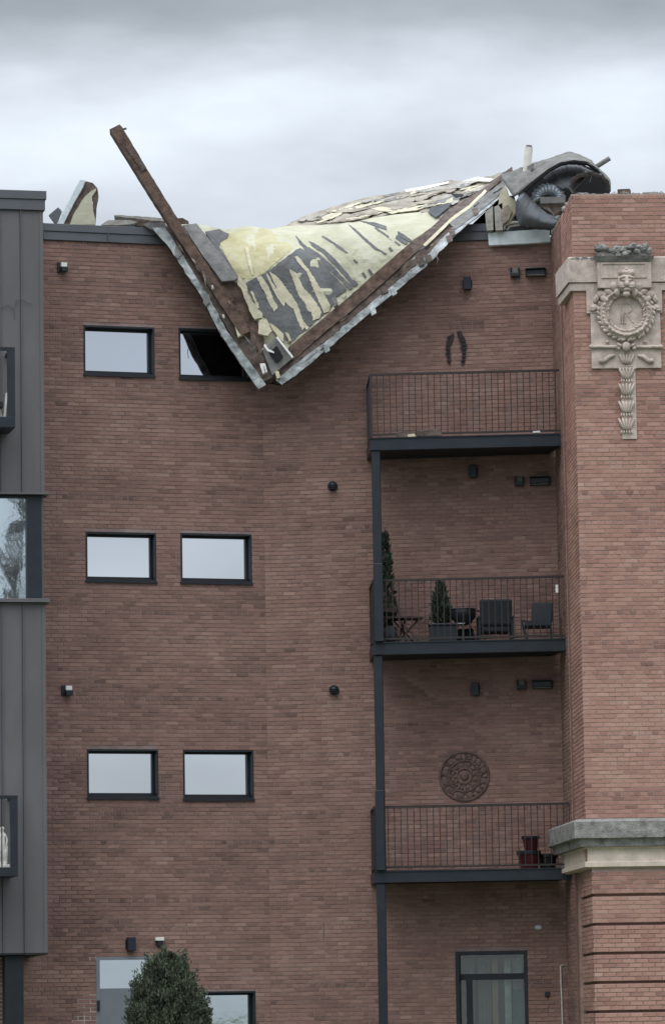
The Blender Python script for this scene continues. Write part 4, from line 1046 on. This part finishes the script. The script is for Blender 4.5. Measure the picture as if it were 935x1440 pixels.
streaks = [[(425, 262), (440, 262), (464, 278), (492, 302), (526, 340), (548, 361), (540, 367), (510, 338), (470, 298), (436, 274)], [(438, 246), (452, 252), (478, 268), (506, 294), (534, 326), (556, 355), (549, 359), (524, 330), (498, 302), (472, 276), (446, 258)],
           [(556, 196), (600, 201), (640, 214), (672, 230), (692, 245), (686, 249), (660, 235), (630, 221), (596, 208)], [(628, 221), (650, 230), (682, 250), (677, 255), (650, 241)], [(534, 204), (552, 216), (572, 234), (604, 262), (630, 278), (628, 281), (600, 266), (568, 238), (548, 219)],
           [(546, 344), (551, 341), (560, 354), (554, 358)], [(569, 326), (573, 323), (581, 336), (576, 339)], [(584, 318), (588, 315), (597, 327), (592, 331)], [(634, 264), (640, 262), (646, 270), (640, 273)], [(404, 232), (410, 236), (424, 252), (436, 262), (432, 266), (418, 256)],
           [(470, 236), (474, 234), (520, 262), (560, 300), (557, 302), (516, 266)], [(600, 214), (604, 213), (640, 238), (664, 256), (661, 258), (636, 242)]]
for q in streaks: patch('felt_streak', ZR(q), .012, .006, 'membrane', RF, 3, jag=.3)
patch('crease', ZR([(283, 262), (290, 262), (297, 292), (304, 330), (299, 332), (290, 300)]), .026, .008, 'palefoam', RF, 3, jag=.5)
def inside(p, poly):
    c = False; n = len(poly)
    for i in range(n):
        (x1, y1), (x2, y2) = poly[i], poly[(i + 1) % n]
        if (y1 > p[1]) != (y2 > p[1]) and p[0] < (x2 - x1) * (p[1] - y1) / (y2 - y1) + x1: c = not c
    return c
# tan felt layers along the skyline
top = Z3([(40, 330), (130, 285), (250, 245), (330, 222), (400, 205), (480, 195), (560, 177), (640, 158), (690, 145), (760, 146), (850, 130), (905, 112), (830, 175), (760, 225), (700, 262), (650, 300), (600, 268), (500, 270), (400, 290), (300, 305), (200, 318), (60, 328)])
patch('felt_layer', top, -.05, .08, 'tan', RF, 5, jag=.6, wrinkle=.12, wscale=.08)
k = 0
while k < 60:
    x0 = rng.uniform(400, 700); y0 = rng.uniform(238, 315); ww = rng.uniform(14, 70); hh = rng.uniform(1.5, 6.0); sl = -.20 + rng.uniform(-.1, .1)
    q = [(x0, y0), (x0 + ww * .5, y0 + sl * ww * .5 - hh * rng.uniform(.2, .7)), (x0 + ww, y0 + sl * ww), (x0 + ww * .9, y0 + sl * ww + hh * .6), (x0 + ww * .45, y0 + sl * ww * .45 + hh), (x0 + ww * .1, y0 + hh * .5)]
    if not all(inside(p, top) for p in q): continue
    k += 1; patch('felt_flake', q, .06 + rng.uniform(0, .04), .010, rng.choice(['tan', 'tan', 'tan', 'tan', 'tan', 'paleboard', 'plank', 'palefoam']), RF, 4, jag=.5, wrinkle=.05, wscale=.1)
patch('felt_flake', Z3([(385, 252), (440, 248), (505, 258), (600, 250), (690, 232), (730, 215), (720, 205), (640, 240), (560, 262), (510, 268), (420, 264)]), .10, .03, 'palefoam', RF, 4, jag=.6)
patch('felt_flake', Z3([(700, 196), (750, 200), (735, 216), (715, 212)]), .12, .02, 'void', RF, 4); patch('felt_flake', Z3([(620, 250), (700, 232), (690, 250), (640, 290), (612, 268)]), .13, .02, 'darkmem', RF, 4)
patch('felt_flake', Z3([(740, 150), (800, 132), (865, 140), (850, 150), (800, 148)]), .09, .02, 'white', RF, 4)
patch('felt_flake', Z3([(520, 182), (600, 168), (690, 150), (690, 156), (610, 176), (525, 190)]), .05, .02, 'white', RF, 4)

def strip(name, A, B, off, thick, m, parent, label=None, step=7, jag=0, wrinkle=0):
    return patch(name, list(A) + list(reversed(list(B))), off, thick, m, parent, step, jag, wrinkle, label=label)
# left side: flashing, fascia, planks
strip('edge_flashing', Z2([(105, 122), (165, 190), (215, 262), (330, 440), (400, 580), (480, 700), (572, 832)]), Z2([(160, 122), (200, 180), (228, 228), (352, 420), (425, 560), (515, 690), (604, 812)]), .12, .03, 'galv', RF, jag=.9, wrinkle=.035)
strip('fascia_board', Z2([(165, 130), (228, 228), (352, 420), (450, 590), (530, 720), (590, 800)]), Z2([(215, 95), (300, 235), (390, 365), (470, 470), (560, 600), (645, 775)]), .09, .14, 'rustdark', RF, jag=.5, wrinkle=.03)
strip('fascia_board', Z2([(385, 372), (430, 440), (500, 530), (570, 640), (612, 735)]), Z2([(462, 352), (500, 400), (560, 520), (590, 600), (640, 770)]), .06, .1, 'rust', RF, jag=.8, wrinkle=.03)
strip('fascia_board', Z2([(330, 300), (400, 385), (455, 450)]), Z2([(350, 290), (420, 380), (465, 440)]), .12, .03, 'rust', RF, jag=.5)
# right side
strip('edge_flashing', Z3([(45, 937), (100, 900), (210, 808), (330, 706), (440, 612), (600, 482), (720, 352), (885, 217)]), Z3([(22, 918), (90, 862), (190, 788), (310, 690), (425, 592), (590, 452), (700, 332), (868, 204)]), .14, .03, 'galv', RF, jag=.9, wrinkle=.035)
strip('fascia_board', Z3([(70, 792), (190, 692), (310, 592), (430, 484), (540, 388)]), Z3([(88, 842), (200, 742), (330, 636), (440, 540), (556, 430)]), .10, .16, 'rust', RF, jag=.4, wrinkle=.02)
strip('fascia_board', Z3([(10, 905), (88, 842), (200, 742), (330, 636), (440, 540), (556, 430), (700, 318)]), Z3([(24, 918), (92, 860), (192, 786), (312, 688), (427, 590), (592, 450), (712, 335)]), .07, .14, 'rustdark', RF, jag=.4, wrinkle=.02)
strip('fascia_board', Z3([(540, 386), (620, 330), (700, 252), (830, 172), (935, 92)]), Z3([(556, 430), (650, 352), (720, 300), (850, 205), (938, 110)]), .10, .14, 'rustdark', RF, jag=.4)
strip('fascia_board', Z3([(690, 310), (760, 250), (860, 180), (935, 118)]), Z3([(715, 335), (790, 280), (875, 212), (938, 135)]), .16, .05, 'plank', RF, jag=.3)
strip('edge_strip', Z3([(590, 395), (700, 290), (770, 240), (830, 180)]), Z3([(600, 402), (705, 300), (778, 248), (838, 188)]), .17, .03, 'palefoam', RF, jag=.4)
# clips and torn tabs along the flashing
for (x, y) in [(215, 800), (395, 655), (475, 580), (440, 572), (580, 465), (610, 452), (690, 375), (700, 350), (790, 270)]:
    q = Z3([(x - 12, y - 14), (x + 10, y - 20), (x + 16, y + 4), (x - 2, y + 14)]); patch('torn_clip', q, .17, .03, 'galv' if x % 2 else 'rustdark', RF, 4, jag=.5)
for (x, y) in [(222, 232), (345, 440)]:
    patch('torn_clip', Z2([(x - 14, y - 30), (x + 10, y - 24), (x + 14, y + 10), (x - 4, y + 28), (x - 16, y + 14)]), .16, .04, 'plank', RF, 4, jag=.5)
# chips scattered over the fascia
for (x, y, s, m) in [(485, 572, 30, 'palefoam'), (593, 742, 22, 'white'), (270, 215, 8, 'white'), (370, 385, 8, 'white'), (418, 512, 8, 'palefoam'), (565, 655, 9, 'rust'), (655, 770, 16, 'palefoam'), (905, 450, 20, 'plank')]:
    patch('chip', Z2([(x - s * .7, y - s), (x + s * .3, y - s * 1.1), (x + s * .8, y + s * .6), (x - s * .1, y + s)]), .20, .05, m, RF, 4, jag=.3)
patch('torn_insulation', Z2([(462, 342), (490, 335), (522, 380), (520, 405), (545, 450), (590, 500), (588, 518), (556, 526), (540, 500), (520, 452), (500, 400)]), .14, .05, 'palefoam', RF, 4, jag=1.2)
patch('torn_insulation', Z2([(575, 530), (605, 522), (632, 575), (612, 598), (570, 588)]), .15, .05, 'palefoam', RF, 4, jag=.8)
patch('torn_insulation', Z2([(620, 540), (650, 560), (682, 590), (680, 625), (655, 600), (630, 565)]), .05, .02, 'palefoam', RF, 4, jag=.6)
patch('torn_insulation', Z2([(692, 580), (705, 590), (715, 618), (706, 622)]), .05, .02, 'palefoam', RF, 4)
# bent wires and shreds hanging out of the wreck
def wire(parent, name, P, r, m, dz=0.0, Y=None):
    g = G(); g.tube([at(x, y, (Y if Y else Yf(x, y) - .2)) for x, y in P], r, 5); return g.build(name, m, parent, smooth=True)
for P in ([(312, 455), (309, 464), (311, 474)], [(398, 470), (402, 482), (411, 486), (408, 497)], [(612, 357), (616, 364), (614, 370)]): wire(RF, 'wire', P, .006, 'plank')
for k in range(34):                               # splinters along the snapped fascia
    t = rng.random()
    if k % 2: x, y = 250 + 130 * t, 335 + 190 * t
    else: x, y = 400 + 300 * t, 520 - 262 * t
    x += rng.uniform(-6, 10); y += rng.uniform(-6, 8); a = (R(58) if k % 2 else R(-41)) + rng.uniform(-.35, .35); L = rng.uniform(3, 11); wd = rng.uniform(.6, 1.6); c, sn = math.cos(a), math.sin(a)
    patch('splinter', [(x - c * L, y - sn * L), (x - sn * wd, y + c * wd), (x + c * L, y + sn * L), (x + sn * wd, y - c * wd)], .22, .02, rng.choice(['rust', 'rustdark', 'rustdark', 'plank', 'tan']), RF, 3)
# roof drain box near the fold
DR = thing('roof_drain', at(390, 498, 64.6), 'square grey roof drain box with a dark hole, hanging near the tip of the fold', 'drain')
patch('pan', Z2([(588, 655), (655, 602), (725, 690), (632, 772)]), .15, .05, 'plank', DR, 5)
patch('hole', Z2([(618, 672), (652, 640), (680, 690), (650, 715)]), .20, .02, 'void', DR, 5)
for a, b in (((655, 600), (725, 690)), ((588, 655), (655, 600))):
    patch('rim', Z2([a, b, (b[0] - 6, b[1] + 5), (a[0] - 6, a[1] + 6)]), .21, .03, 'white', DR, 5)
patch('rim', Z2([(600, 632), (615, 655), (640, 668), (640, 674), (610, 664), (594, 640)]), .22, .02, 'white', DR, 5)

# loose things lying on / sticking out of the fold
def loose(name, poly, off, thick, m, label, cat='debris', jag=.4, step=6, depth=None, group=None):
    return centred(patch(name, poly, off, thick, m, None, step, jag, depth=depth), label, cat, group)
loose('grey_board', Z2([(240, 112), (300, 104), (395, 225), (482, 342), (465, 354), (412, 358), (320, 235)]), .20, .05, 'plank', 'wide grey board lying along the left side of the fold')
loose('grey_board', Z2([(338, 140), (352, 138), (420, 235), (475, 330), (462, 338), (400, 240)]), .10, .04, 'membrane', 'narrow dark board beside the wide grey board on the fold')
# the long beam pointing at the sky
def beam_depth(x, y): return 65.02 + (y - 178) / 360 * -.1
BM = thing('timber_beam', at(290, 400, 64.7), 'long rusty brown beam jutting up into the sky from the fold', 'beam')
patch('beam', [(154, 181), (168, 174), (172, 178), (204, 232), (258, 320), (300, 385), (336, 440), (352, 466), (338, 470), (300, 412), (262, 352), (234, 309), (193, 244)], 0, .16, 'rust', BM, 6, .3, depth=beam_depth)
patch('splice_plate', [(176, 206), (182, 203), (206, 236), (200, 240)], .02, .012, 'rustdark', BM, 5, .3, depth=beam_depth)
g = G(); g.bar(at(168, 182, 64.82), at(178, 180, 64.82), .03, .03); g.build('bolt', 'rustdark', BM)
# debris behind the coping, left
def dY(v): return lambda x, y: v
Z5 = lambda L: [(60 + x * .2139, 240 + y * .2139) for x, y in L]
IP = thing('roof_fragment', at(108, 316, 65.6), 'bent roof panel with curled top and torn yellow insulation, behind left parapet', 'debris')
patch('facing', Z5([(92, 350), (245, 58), (280, 62), (265, 105), (210, 200), (135, 350)]), 0, .06, 'whitemetal', IP, 6, depth=dY(65.6))
patch('underlay', Z5([(135, 350), (210, 200), (265, 100), (285, 66), (330, 78), (360, 112), (366, 150), (352, 235), (345, 350), (320, 350), (330, 200), (320, 150), (270, 190), (225, 270), (180, 350)]), .02, .08, 'rustdark', IP, 6, .3, depth=dY(65.66))
patch('insulation', Z5([(180, 350), (200, 290), (245, 215), (280, 165), (320, 130), (352, 112), (350, 130), (325, 165), (330, 230), (345, 320), (345, 352)]), .0, .08, 'foam', IP, 6, .5, depth=dY(65.62))
loose('flashing_scrap', Z5([(40, 290), (102, 238), (125, 262), (95, 340), (75, 338)]), 0, .04, 'coping', 'small bent grey metal scrap behind the left parapet', depth=dY(65.75))
loose('broken_board', Z5([(385, 352), (430, 322), (580, 322), (622, 335), (600, 345), (480, 356)]), 0, .10, 'paleboard', 'pale broken board lying flat behind the left parapet, lower of two', depth=dY(65.5))
loose('broken_board', Z5([(470, 290), (500, 288), (680, 300), (800, 312), (805, 332), (690, 325), (600, 308), (480, 298)]), 0, .14, 'paleboard', 'long thin splintered board just left of the jutting beam', depth=dY(65.8))
loose('felt_scrap', Z5([(600, 325), (660, 318), (800, 330), (810, 372), (700, 372), (610, 360)]), 0, .2, 'rustdark', 'dark torn felt scrap at the corner of the left parapet', depth=dY(65.55), jag=1)
loose('felt_scrap', Z5([(660, 350), (700, 335), (800, 340), (830, 380), (760, 400), (690, 372)]), 0.02, .1, 'plank', 'grey torn felt scrap lying where the coping ends', depth=dY(65.3), jag=1)
loose('broken_board', Z5([(880, 310), (920, 308), (960, 330), (960, 345), (900, 340)]), 0, .1, 'rustdark', 'short dark board just right of the jutting beam', depth=dY(65.4))

# right side: roofing rolled up behind the tower
RM = thing('rolled_roofing', at(800, 330, 65.3), 'dark roofing membrane rolled up into a hood beside the brick tower', 'roof')
def loft(name, A, YA, B, YB, thick, m, parent, n=14, bulge=0, rough=1):
    def rs(P, k):
        L = [0]
        for a, b in zip(P[:-1], P[1:]): L.append(L[-1] + math.hypot(b[0] - a[0], b[1] - a[1]))
        out = []
        for i in range(k):
            t = L[-1] * i / (k - 1); j = max(q for q in range(len(L) - 1) if L[q] <= t + 1e-9); f = (t - L[j]) / max(1e-9, L[j + 1] - L[j])
            out.append((P[j][0] + (P[j + 1][0] - P[j][0]) * f, P[j][1] + (P[j + 1][1] - P[j][1]) * f))
        return out
    k = 44; a, b = rs(A, k), rs(B, k); jj = [(rng.uniform(-.5, .5), rng.uniform(-.6, .6)) for _ in range(k)]; a = [(p[0] + q[0], p[1] + q[1]) for p, q in zip(a, jj)]; b = [(p[0] - q[1] * .6, p[1] + q[0]) for p, q in zip(b, jj)]; g = G(); rows = 10
    fa = YA if callable(YA) else (lambda t: YA); fb = YB if callable(YB) else (lambda t: YB)
    for off in (0, thick):
        for r in range(rows):
            u = r / (rows - 1)
            for i in range(k):
                t = i / (k - 1); Y = fa(t) * (1 - u) + fb(t) * u - bulge * math.sin(math.pi * u) + rough * (.07 * noise.noise(V((t * 6, u * 3, 3))) + .035 * noise.noise(V((t * 22, u * 9, 7))))
                p = at(a[i][0] * (1 - u) + b[i][0] * u, a[i][1] * (1 - u) + b[i][1] * u, Y); g.v.append(p + V((0, off * .8, -off * .6)))
    h = rows * k
    for r in range(rows - 1):
        for i in range(k - 1):
            q = r * k + i; g.f.append((q, q + 1, q + k + 1, q + k)); g.f.append((h + q, h + q + k, h + q + k + 1, h + q + 1))
    for i in range(k - 1):
        g.f.append((i + 1, i, h + i, h + i + 1)); q = (rows - 1) * k + i; g.f.append((q, q + 1, h + q + 1, h + q))
    for r in range(rows - 1):
        q = r * k; g.f.append((q, q + k, h + q + k, h + q)); q = r * k + k - 1; g.f.append((q + k, q, h + q, h + q + k))
    return g.build(name, m, parent, smooth=True)
loft('hood', Z4([(262, 300), (305, 268), (360, 225), (420, 178), (470, 152), (530, 143), (590, 152), (640, 185), (680, 228), (690, 275)]), 64.9,
     Z4([(200, 205), (255, 188), (350, 152), (430, 128), (510, 100), (560, 118), (605, 140), (650, 185), (692, 225), (694, 275)]), 65.8, .04, 'hood', RM, bulge=.05)
patch('dark_edge', Z4([(305, 268), (360, 222), (420, 176), (470, 150), (530, 140), (590, 148), (640, 182), (636, 190), (588, 158), (530, 150), (474, 160), (424, 186), (366, 232), (312, 278)]), 0, .05, 'void', RM, 5, .3, depth=dY(64.88))  # near-black strip following the edge of the opening
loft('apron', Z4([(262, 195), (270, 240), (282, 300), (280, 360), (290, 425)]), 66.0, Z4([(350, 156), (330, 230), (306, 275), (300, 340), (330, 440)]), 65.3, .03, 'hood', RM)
patch('shade_backing', Z4([(300, 275), (360, 222), (425, 175), (530, 145), (640, 190), (690, 280), (640, 430), (300, 440)]), 0, .05, 'void', RM, 8, depth=dY(66.4))  # near-black sheet that paints the shade inside the hood
# the inner curl, like a big dark roll
loft('inner_roll', Z4([(385, 215), (430, 180), (500, 160), (560, 165), (610, 190)]), 65.9, Z4([(480, 270), (490, 262), (505, 268), (515, 272), (520, 280)]), 65.0, .03, 'rollmem', RM, bulge=.25, rough=.25)
loft('inner_roll', Z4([(520, 285), (508, 262), (512, 230), (540, 205), (600, 188), (650, 205), (684, 232), (694, 275)]), 64.7, Z4([(540, 285), (532, 262), (540, 240), (560, 215), (600, 203), (640, 215), (660, 240), (668, 275)]), 65.3, .03, 'membrane', RM)
loft('side_curl', Z4([(285, 300), (300, 282), (312, 280), (335, 310), (370, 345), (410, 378), (445, 392), (460, 385)]), 65.0, Z4([(268, 330), (268, 360), (276, 400), (290, 428), (330, 440), (380, 446), (430, 448), (452, 440)]), 64.9, .03, 'rollmem', RM, bulge=.18, rough=.35)
for P, m in (([(770, 292), (777, 299), (782, 312)], 'plank'), ([(822, 240), (832, 246), (829, 256)], 'plank')): wire(RM, 'wire', P, .010, m, Y=64.85)
# flexible silver duct
g = G(); pts = []; rad = []
for i in range(37):
    t = math.pi * (1.12 - 1.2 * i / 36); x, y = 415 + 50 * math.cos(t), 306 - 36 * math.sin(t)
    q = Z4([(x, y)])[0]; pts.append(at(q[0], q[1], 65.15)); rad.append(.088 + (.016 if i % 3 == 0 else 0))
g.tube(pts, rad, 14); centred(g.build('flexible_duct', 'duct', smooth=False), 'ribbed silver duct bent inside the rolled roofing', 'duct')
loose('broken_board', Z4([(378, 305), (492, 303), (490, 330), (380, 334)]), 0, .1, 'plank', 'grey board lying level under the silver duct', depth=dY(65.0))
loose('broken_board', Z4([(372, 336), (488, 334), (486, 352), (440, 388), (378, 345)]), 0, .1, 'rustdark', 'brown broken board under the level grey board by the tower', depth=dY(65.05))
# standing vent pipe and a tilted one
VP = thing('vent_pipe', at(741, 251, 65.6), 'white vent pipe standing upright out of the torn roofing', 'pipe')
g = G(); g.tube([at(739.5, 250, 65.6), at(743.5, 207, 65.6)], .068, 14); g.build('tube', 'pipe', VP, smooth=False)
g = G(); g.tube([at(743.4, 209, 65.6), at(743.8, 204, 65.6)], .052, 14); g.build('cap', 'plank', VP)
g = G(); g.lathe([(.14, -.03), (.13, .0), (.09, .05), (.07, .06)], 14, at(739.8, 251, 65.6)); g.build('flange', 'pipe', VP, smooth=True)
g = G(); g.tube([at(838, 234, 65.9), at(857, 222, 65.9)], .042, 10); centred(g.build('vent_pipe', 'plank'), 'short grey pipe poking out at an angle behind the tower top', 'pipe')
# torn yellow insulation and boards by the right coping
loose('torn_insulation', Z4([(195, 300), (225, 248), (240, 300), (268, 320), (270, 372), (240, 420), (212, 420), (205, 360), (192, 340)]), 0, .1, 'palefoam', 'torn cream insulation hanging beside the right end of the fold', jag=1.2, depth=dY(65.25))
loose('torn_insulation', Z4([(205, 360), (235, 340), (255, 365), (240, 405), (215, 425)]), 0, .08, 'tan', 'brownish torn insulation tuck under the cream piece by the upright boards', jag=.8, depth=dY(65.2))
for i, (a, b) in enumerate(((134, 170), (174, 212))):
    loose('upright_board', Z4([(a, 372 - i * 22), (b - 2, 345 - i * 14), (b, 452), (a + 6, 455)]), 0, .06, 'paleboard', ('left' if i == 0 else 'right') + ' of two pale upright boards standing on the right coping', depth=dY(65.28 - i * .03), jag=.1)
loose('loose_flashing', Z4([(146, 466), (420, 446), (425, 505), (290, 514), (150, 521)]), 0, .04, 'whitemetal', 'white metal flashing lying along the right parapet', depth=lambda x, y: 65.40 - (x - 686) / 86 * .45 * .28, jag=.2)
g = G(); g.tube([at(x, y, 65.3) for x, y in Z4([(216, 450), (222, 430), (250, 420), (300, 416), (345, 430), (390, 448)])], .022, 8); g.tube([at(x, y, 65.34) for x, y in Z4([(230, 452), (246, 436), (290, 430), (330, 440)])], .018, 8)
centred(g.build('bent_tube', 'pipe', smooth=True), 'bent pale tubes lying above the white flashing', 'pipe')
patch('shade_backing', Z4([(40, 462), (135, 370), (200, 300), (262, 300), (300, 420), (430, 446), (430, 470)]), 0, .05, 'void', RM, 6, depth=dY(66.05))  # near-black sheet that paints the dark gap behind the upright boards
patch('lap_sheet', Z4([(212, 440), (240, 400), (300, 405), (440, 440), (440, 462), (212, 462)]), 0, .03, 'darkmem', RM, 6, depth=dY(65.75))
loose('white_lump', Z4([(428, 446), (440, 440), (448, 448), (444, 458), (430, 458)]), 0, .08, 'white', 'white lump lodged where the flashing meets the tower', depth=dY(64.9))
# loose brick and masonry on the tower top
def tb(px, py, w_, h, d, b, name, label, m):
    s = WF.sz(px, py)[0]; g = G(); rot = R(rng.uniform(-15, 15)); o = g.box(-w_ / 2, w_ / 2, -d / 2, d / 2, 0, h).build(name, m, bevel=.008)
    o.location = fp(s, b, ZT + .005); o.rotation_euler = (0, R(rng.uniform(-3, 3)), math.atan2(WF.d.y, WF.d.x) + rot); tag(o, label, 'brick')
me_t = brick_mesh(.2, .5, .09, 'redbrick')
tb(879, 268, .20, .095, .12, .15, 'loose_brick', 'single loose brick block standing on the broken tower top', 'rustdark')
tb(820, 270, .17, .05, .1, .2, 'loose_stone', 'grey mortar slab at the left end of the tower top', 'stonegrey')
tb(915, 271, .22, .045, .1, .15, 'loose_stone', 'flat pale mortar slab at the right end of the tower top', 'stonegrey')

# ------------------------------------------------------------------ evergreen in front of the wall
tp = at(232, 1330, 58.0); gx = tp.x + .03
TR = thing('evergreen_shrub', V((gx, 58.0, 0)), 'dense dark green evergreen shrub with rounded pointed top before the grey door', 'shrub')
H = tp.z
g = G(); g.tube([V((0, 0, 0)), V((.02, 0, H * .5)), V((0, 0, H * .9))], [.07, .045, .01], 8); g.build('trunk', 'trunk', TR, local=True)
for k in range(16):
    a = k * 2.4; z = H * (.12 + .7 * k / 16); r_ = .55 * (1 - z / H) + .12
    g = G(); g.tube([V((0, 0, z)), V((math.cos(a) * r_, math.sin(a) * r_, z + .28))], [.022, .005], 5); g.build('limb', 'trunk', TR, local=True)
def rf(t): return .99 * (max(0, 1 - t) ** .50) * (.72 + .28 * min(1, t * 3.5))
g = foliage(G(), H * .95, lambda t: rf(t) * .86, 16000, .07, 17, lump=.3)
for k in range(640):                              # upright fan sprays, ragged at the outline
    t = 1 - rng.random() ** .8 * .97; a = rng.uniform(0, 6.283); nz_ = noise.noise(V((math.cos(a) * 2.5, math.sin(a) * 2.5, t * 7)))
    o = V((math.cos(a), math.sin(a), 0)); c = o * rf(t) * (rng.uniform(.72, .95) + .14 * nz_) + V((0, 0, t * H * .93 - .06))
    d = (o * rng.uniform(.15, .75) + V((rng.uniform(-.25, .25), rng.uniform(-.25, .25), 1))).normalized(); L = rng.uniform(.14, .34); s1_ = d.cross(V((rng.uniform(-1, 1), rng.uniform(-1, 1), .2))).normalized()
    for j in range(56):
        f_ = rng.random(); p = c + d * L * f_ + s1_ * rng.gauss(0, .055) * (1.15 - f_) + d.cross(s1_) * rng.gauss(0, .03)
        e = (d + s1_ * rng.uniform(-.9, .9) + V((rng.uniform(-.4, .4), rng.uniform(-.4, .4), rng.uniform(-.2, .4)))).normalized(); n_ = e.cross(V((rng.uniform(-1, 1), rng.uniform(-1, 1), .3))).normalized(); q = rng.uniform(.03, .065)
        i = len(g.v); g.v += [p - n_ * .005, p + e * q * .5 - n_ * .010, p + e * q, p + e * q * .5 + n_ * .010, p + n_ * .005]; g.f.append((i, i + 1, i + 2, i + 3, i + 4))
g.build('foliage', 'leaf', TR, local=True)

# bare street tree to the right of the view, mirrored in the bay window
def bare_tree(base, h, seed):
    T = thing('bare_tree', base, 'tall leafless street tree standing across the lawn, out to the right', 'tree')
    r_ = random.Random(seed); trunk = G(); br = G()
    trunk.tube([V((0, 0, 0)), V((.1, .05, h * .2)), V((-.05, .1, h * .45)), V((.1, 0, h * .7))], [.28, .22, .16, .08], 8)
    def grow(p, d, L, rad, lv):
        q = p + d * L * .5 + V((r_.uniform(-.1, .1), r_.uniform(-.1, .1), .05)) * L * .4; e = p + d * L
        br.tube([p, q, e], [rad, rad * .75, rad * .45], 5)
        if lv == 0: return
        for _ in range(3 if lv > 1 else 4):
            nd = (d + V((r_.uniform(-.8, .8), r_.uniform(-.8, .8), r_.uniform(-.3, .6)))).normalized(); grow(p + d * L * r_.uniform(.4, 1), nd, L * r_.uniform(.5, .7), rad * .5, lv - 1)
    for k in range(9):
        a = k * 2.39; z = h * (.25 + .48 * k / 9); grow(V((0, 0, z)), V((math.cos(a) * .55, math.sin(a) * .55, .8)).normalized(), h * .17, .16, 3)
    trunk.build('trunk', 'trunk', T, local=True); br.build('branch', 'trunk', T, local=True)
bw_ = WM.hit(15, 770); view = (bw_ - CAM).normalized(); rfl = view - WM.n * 2 * view.dot(WM.n); rfl.z = 0; rfl.normalize()
bt = bw_ + rfl * 54; bare_tree(V((bt.x, bt.y, 0)), 24, 4)
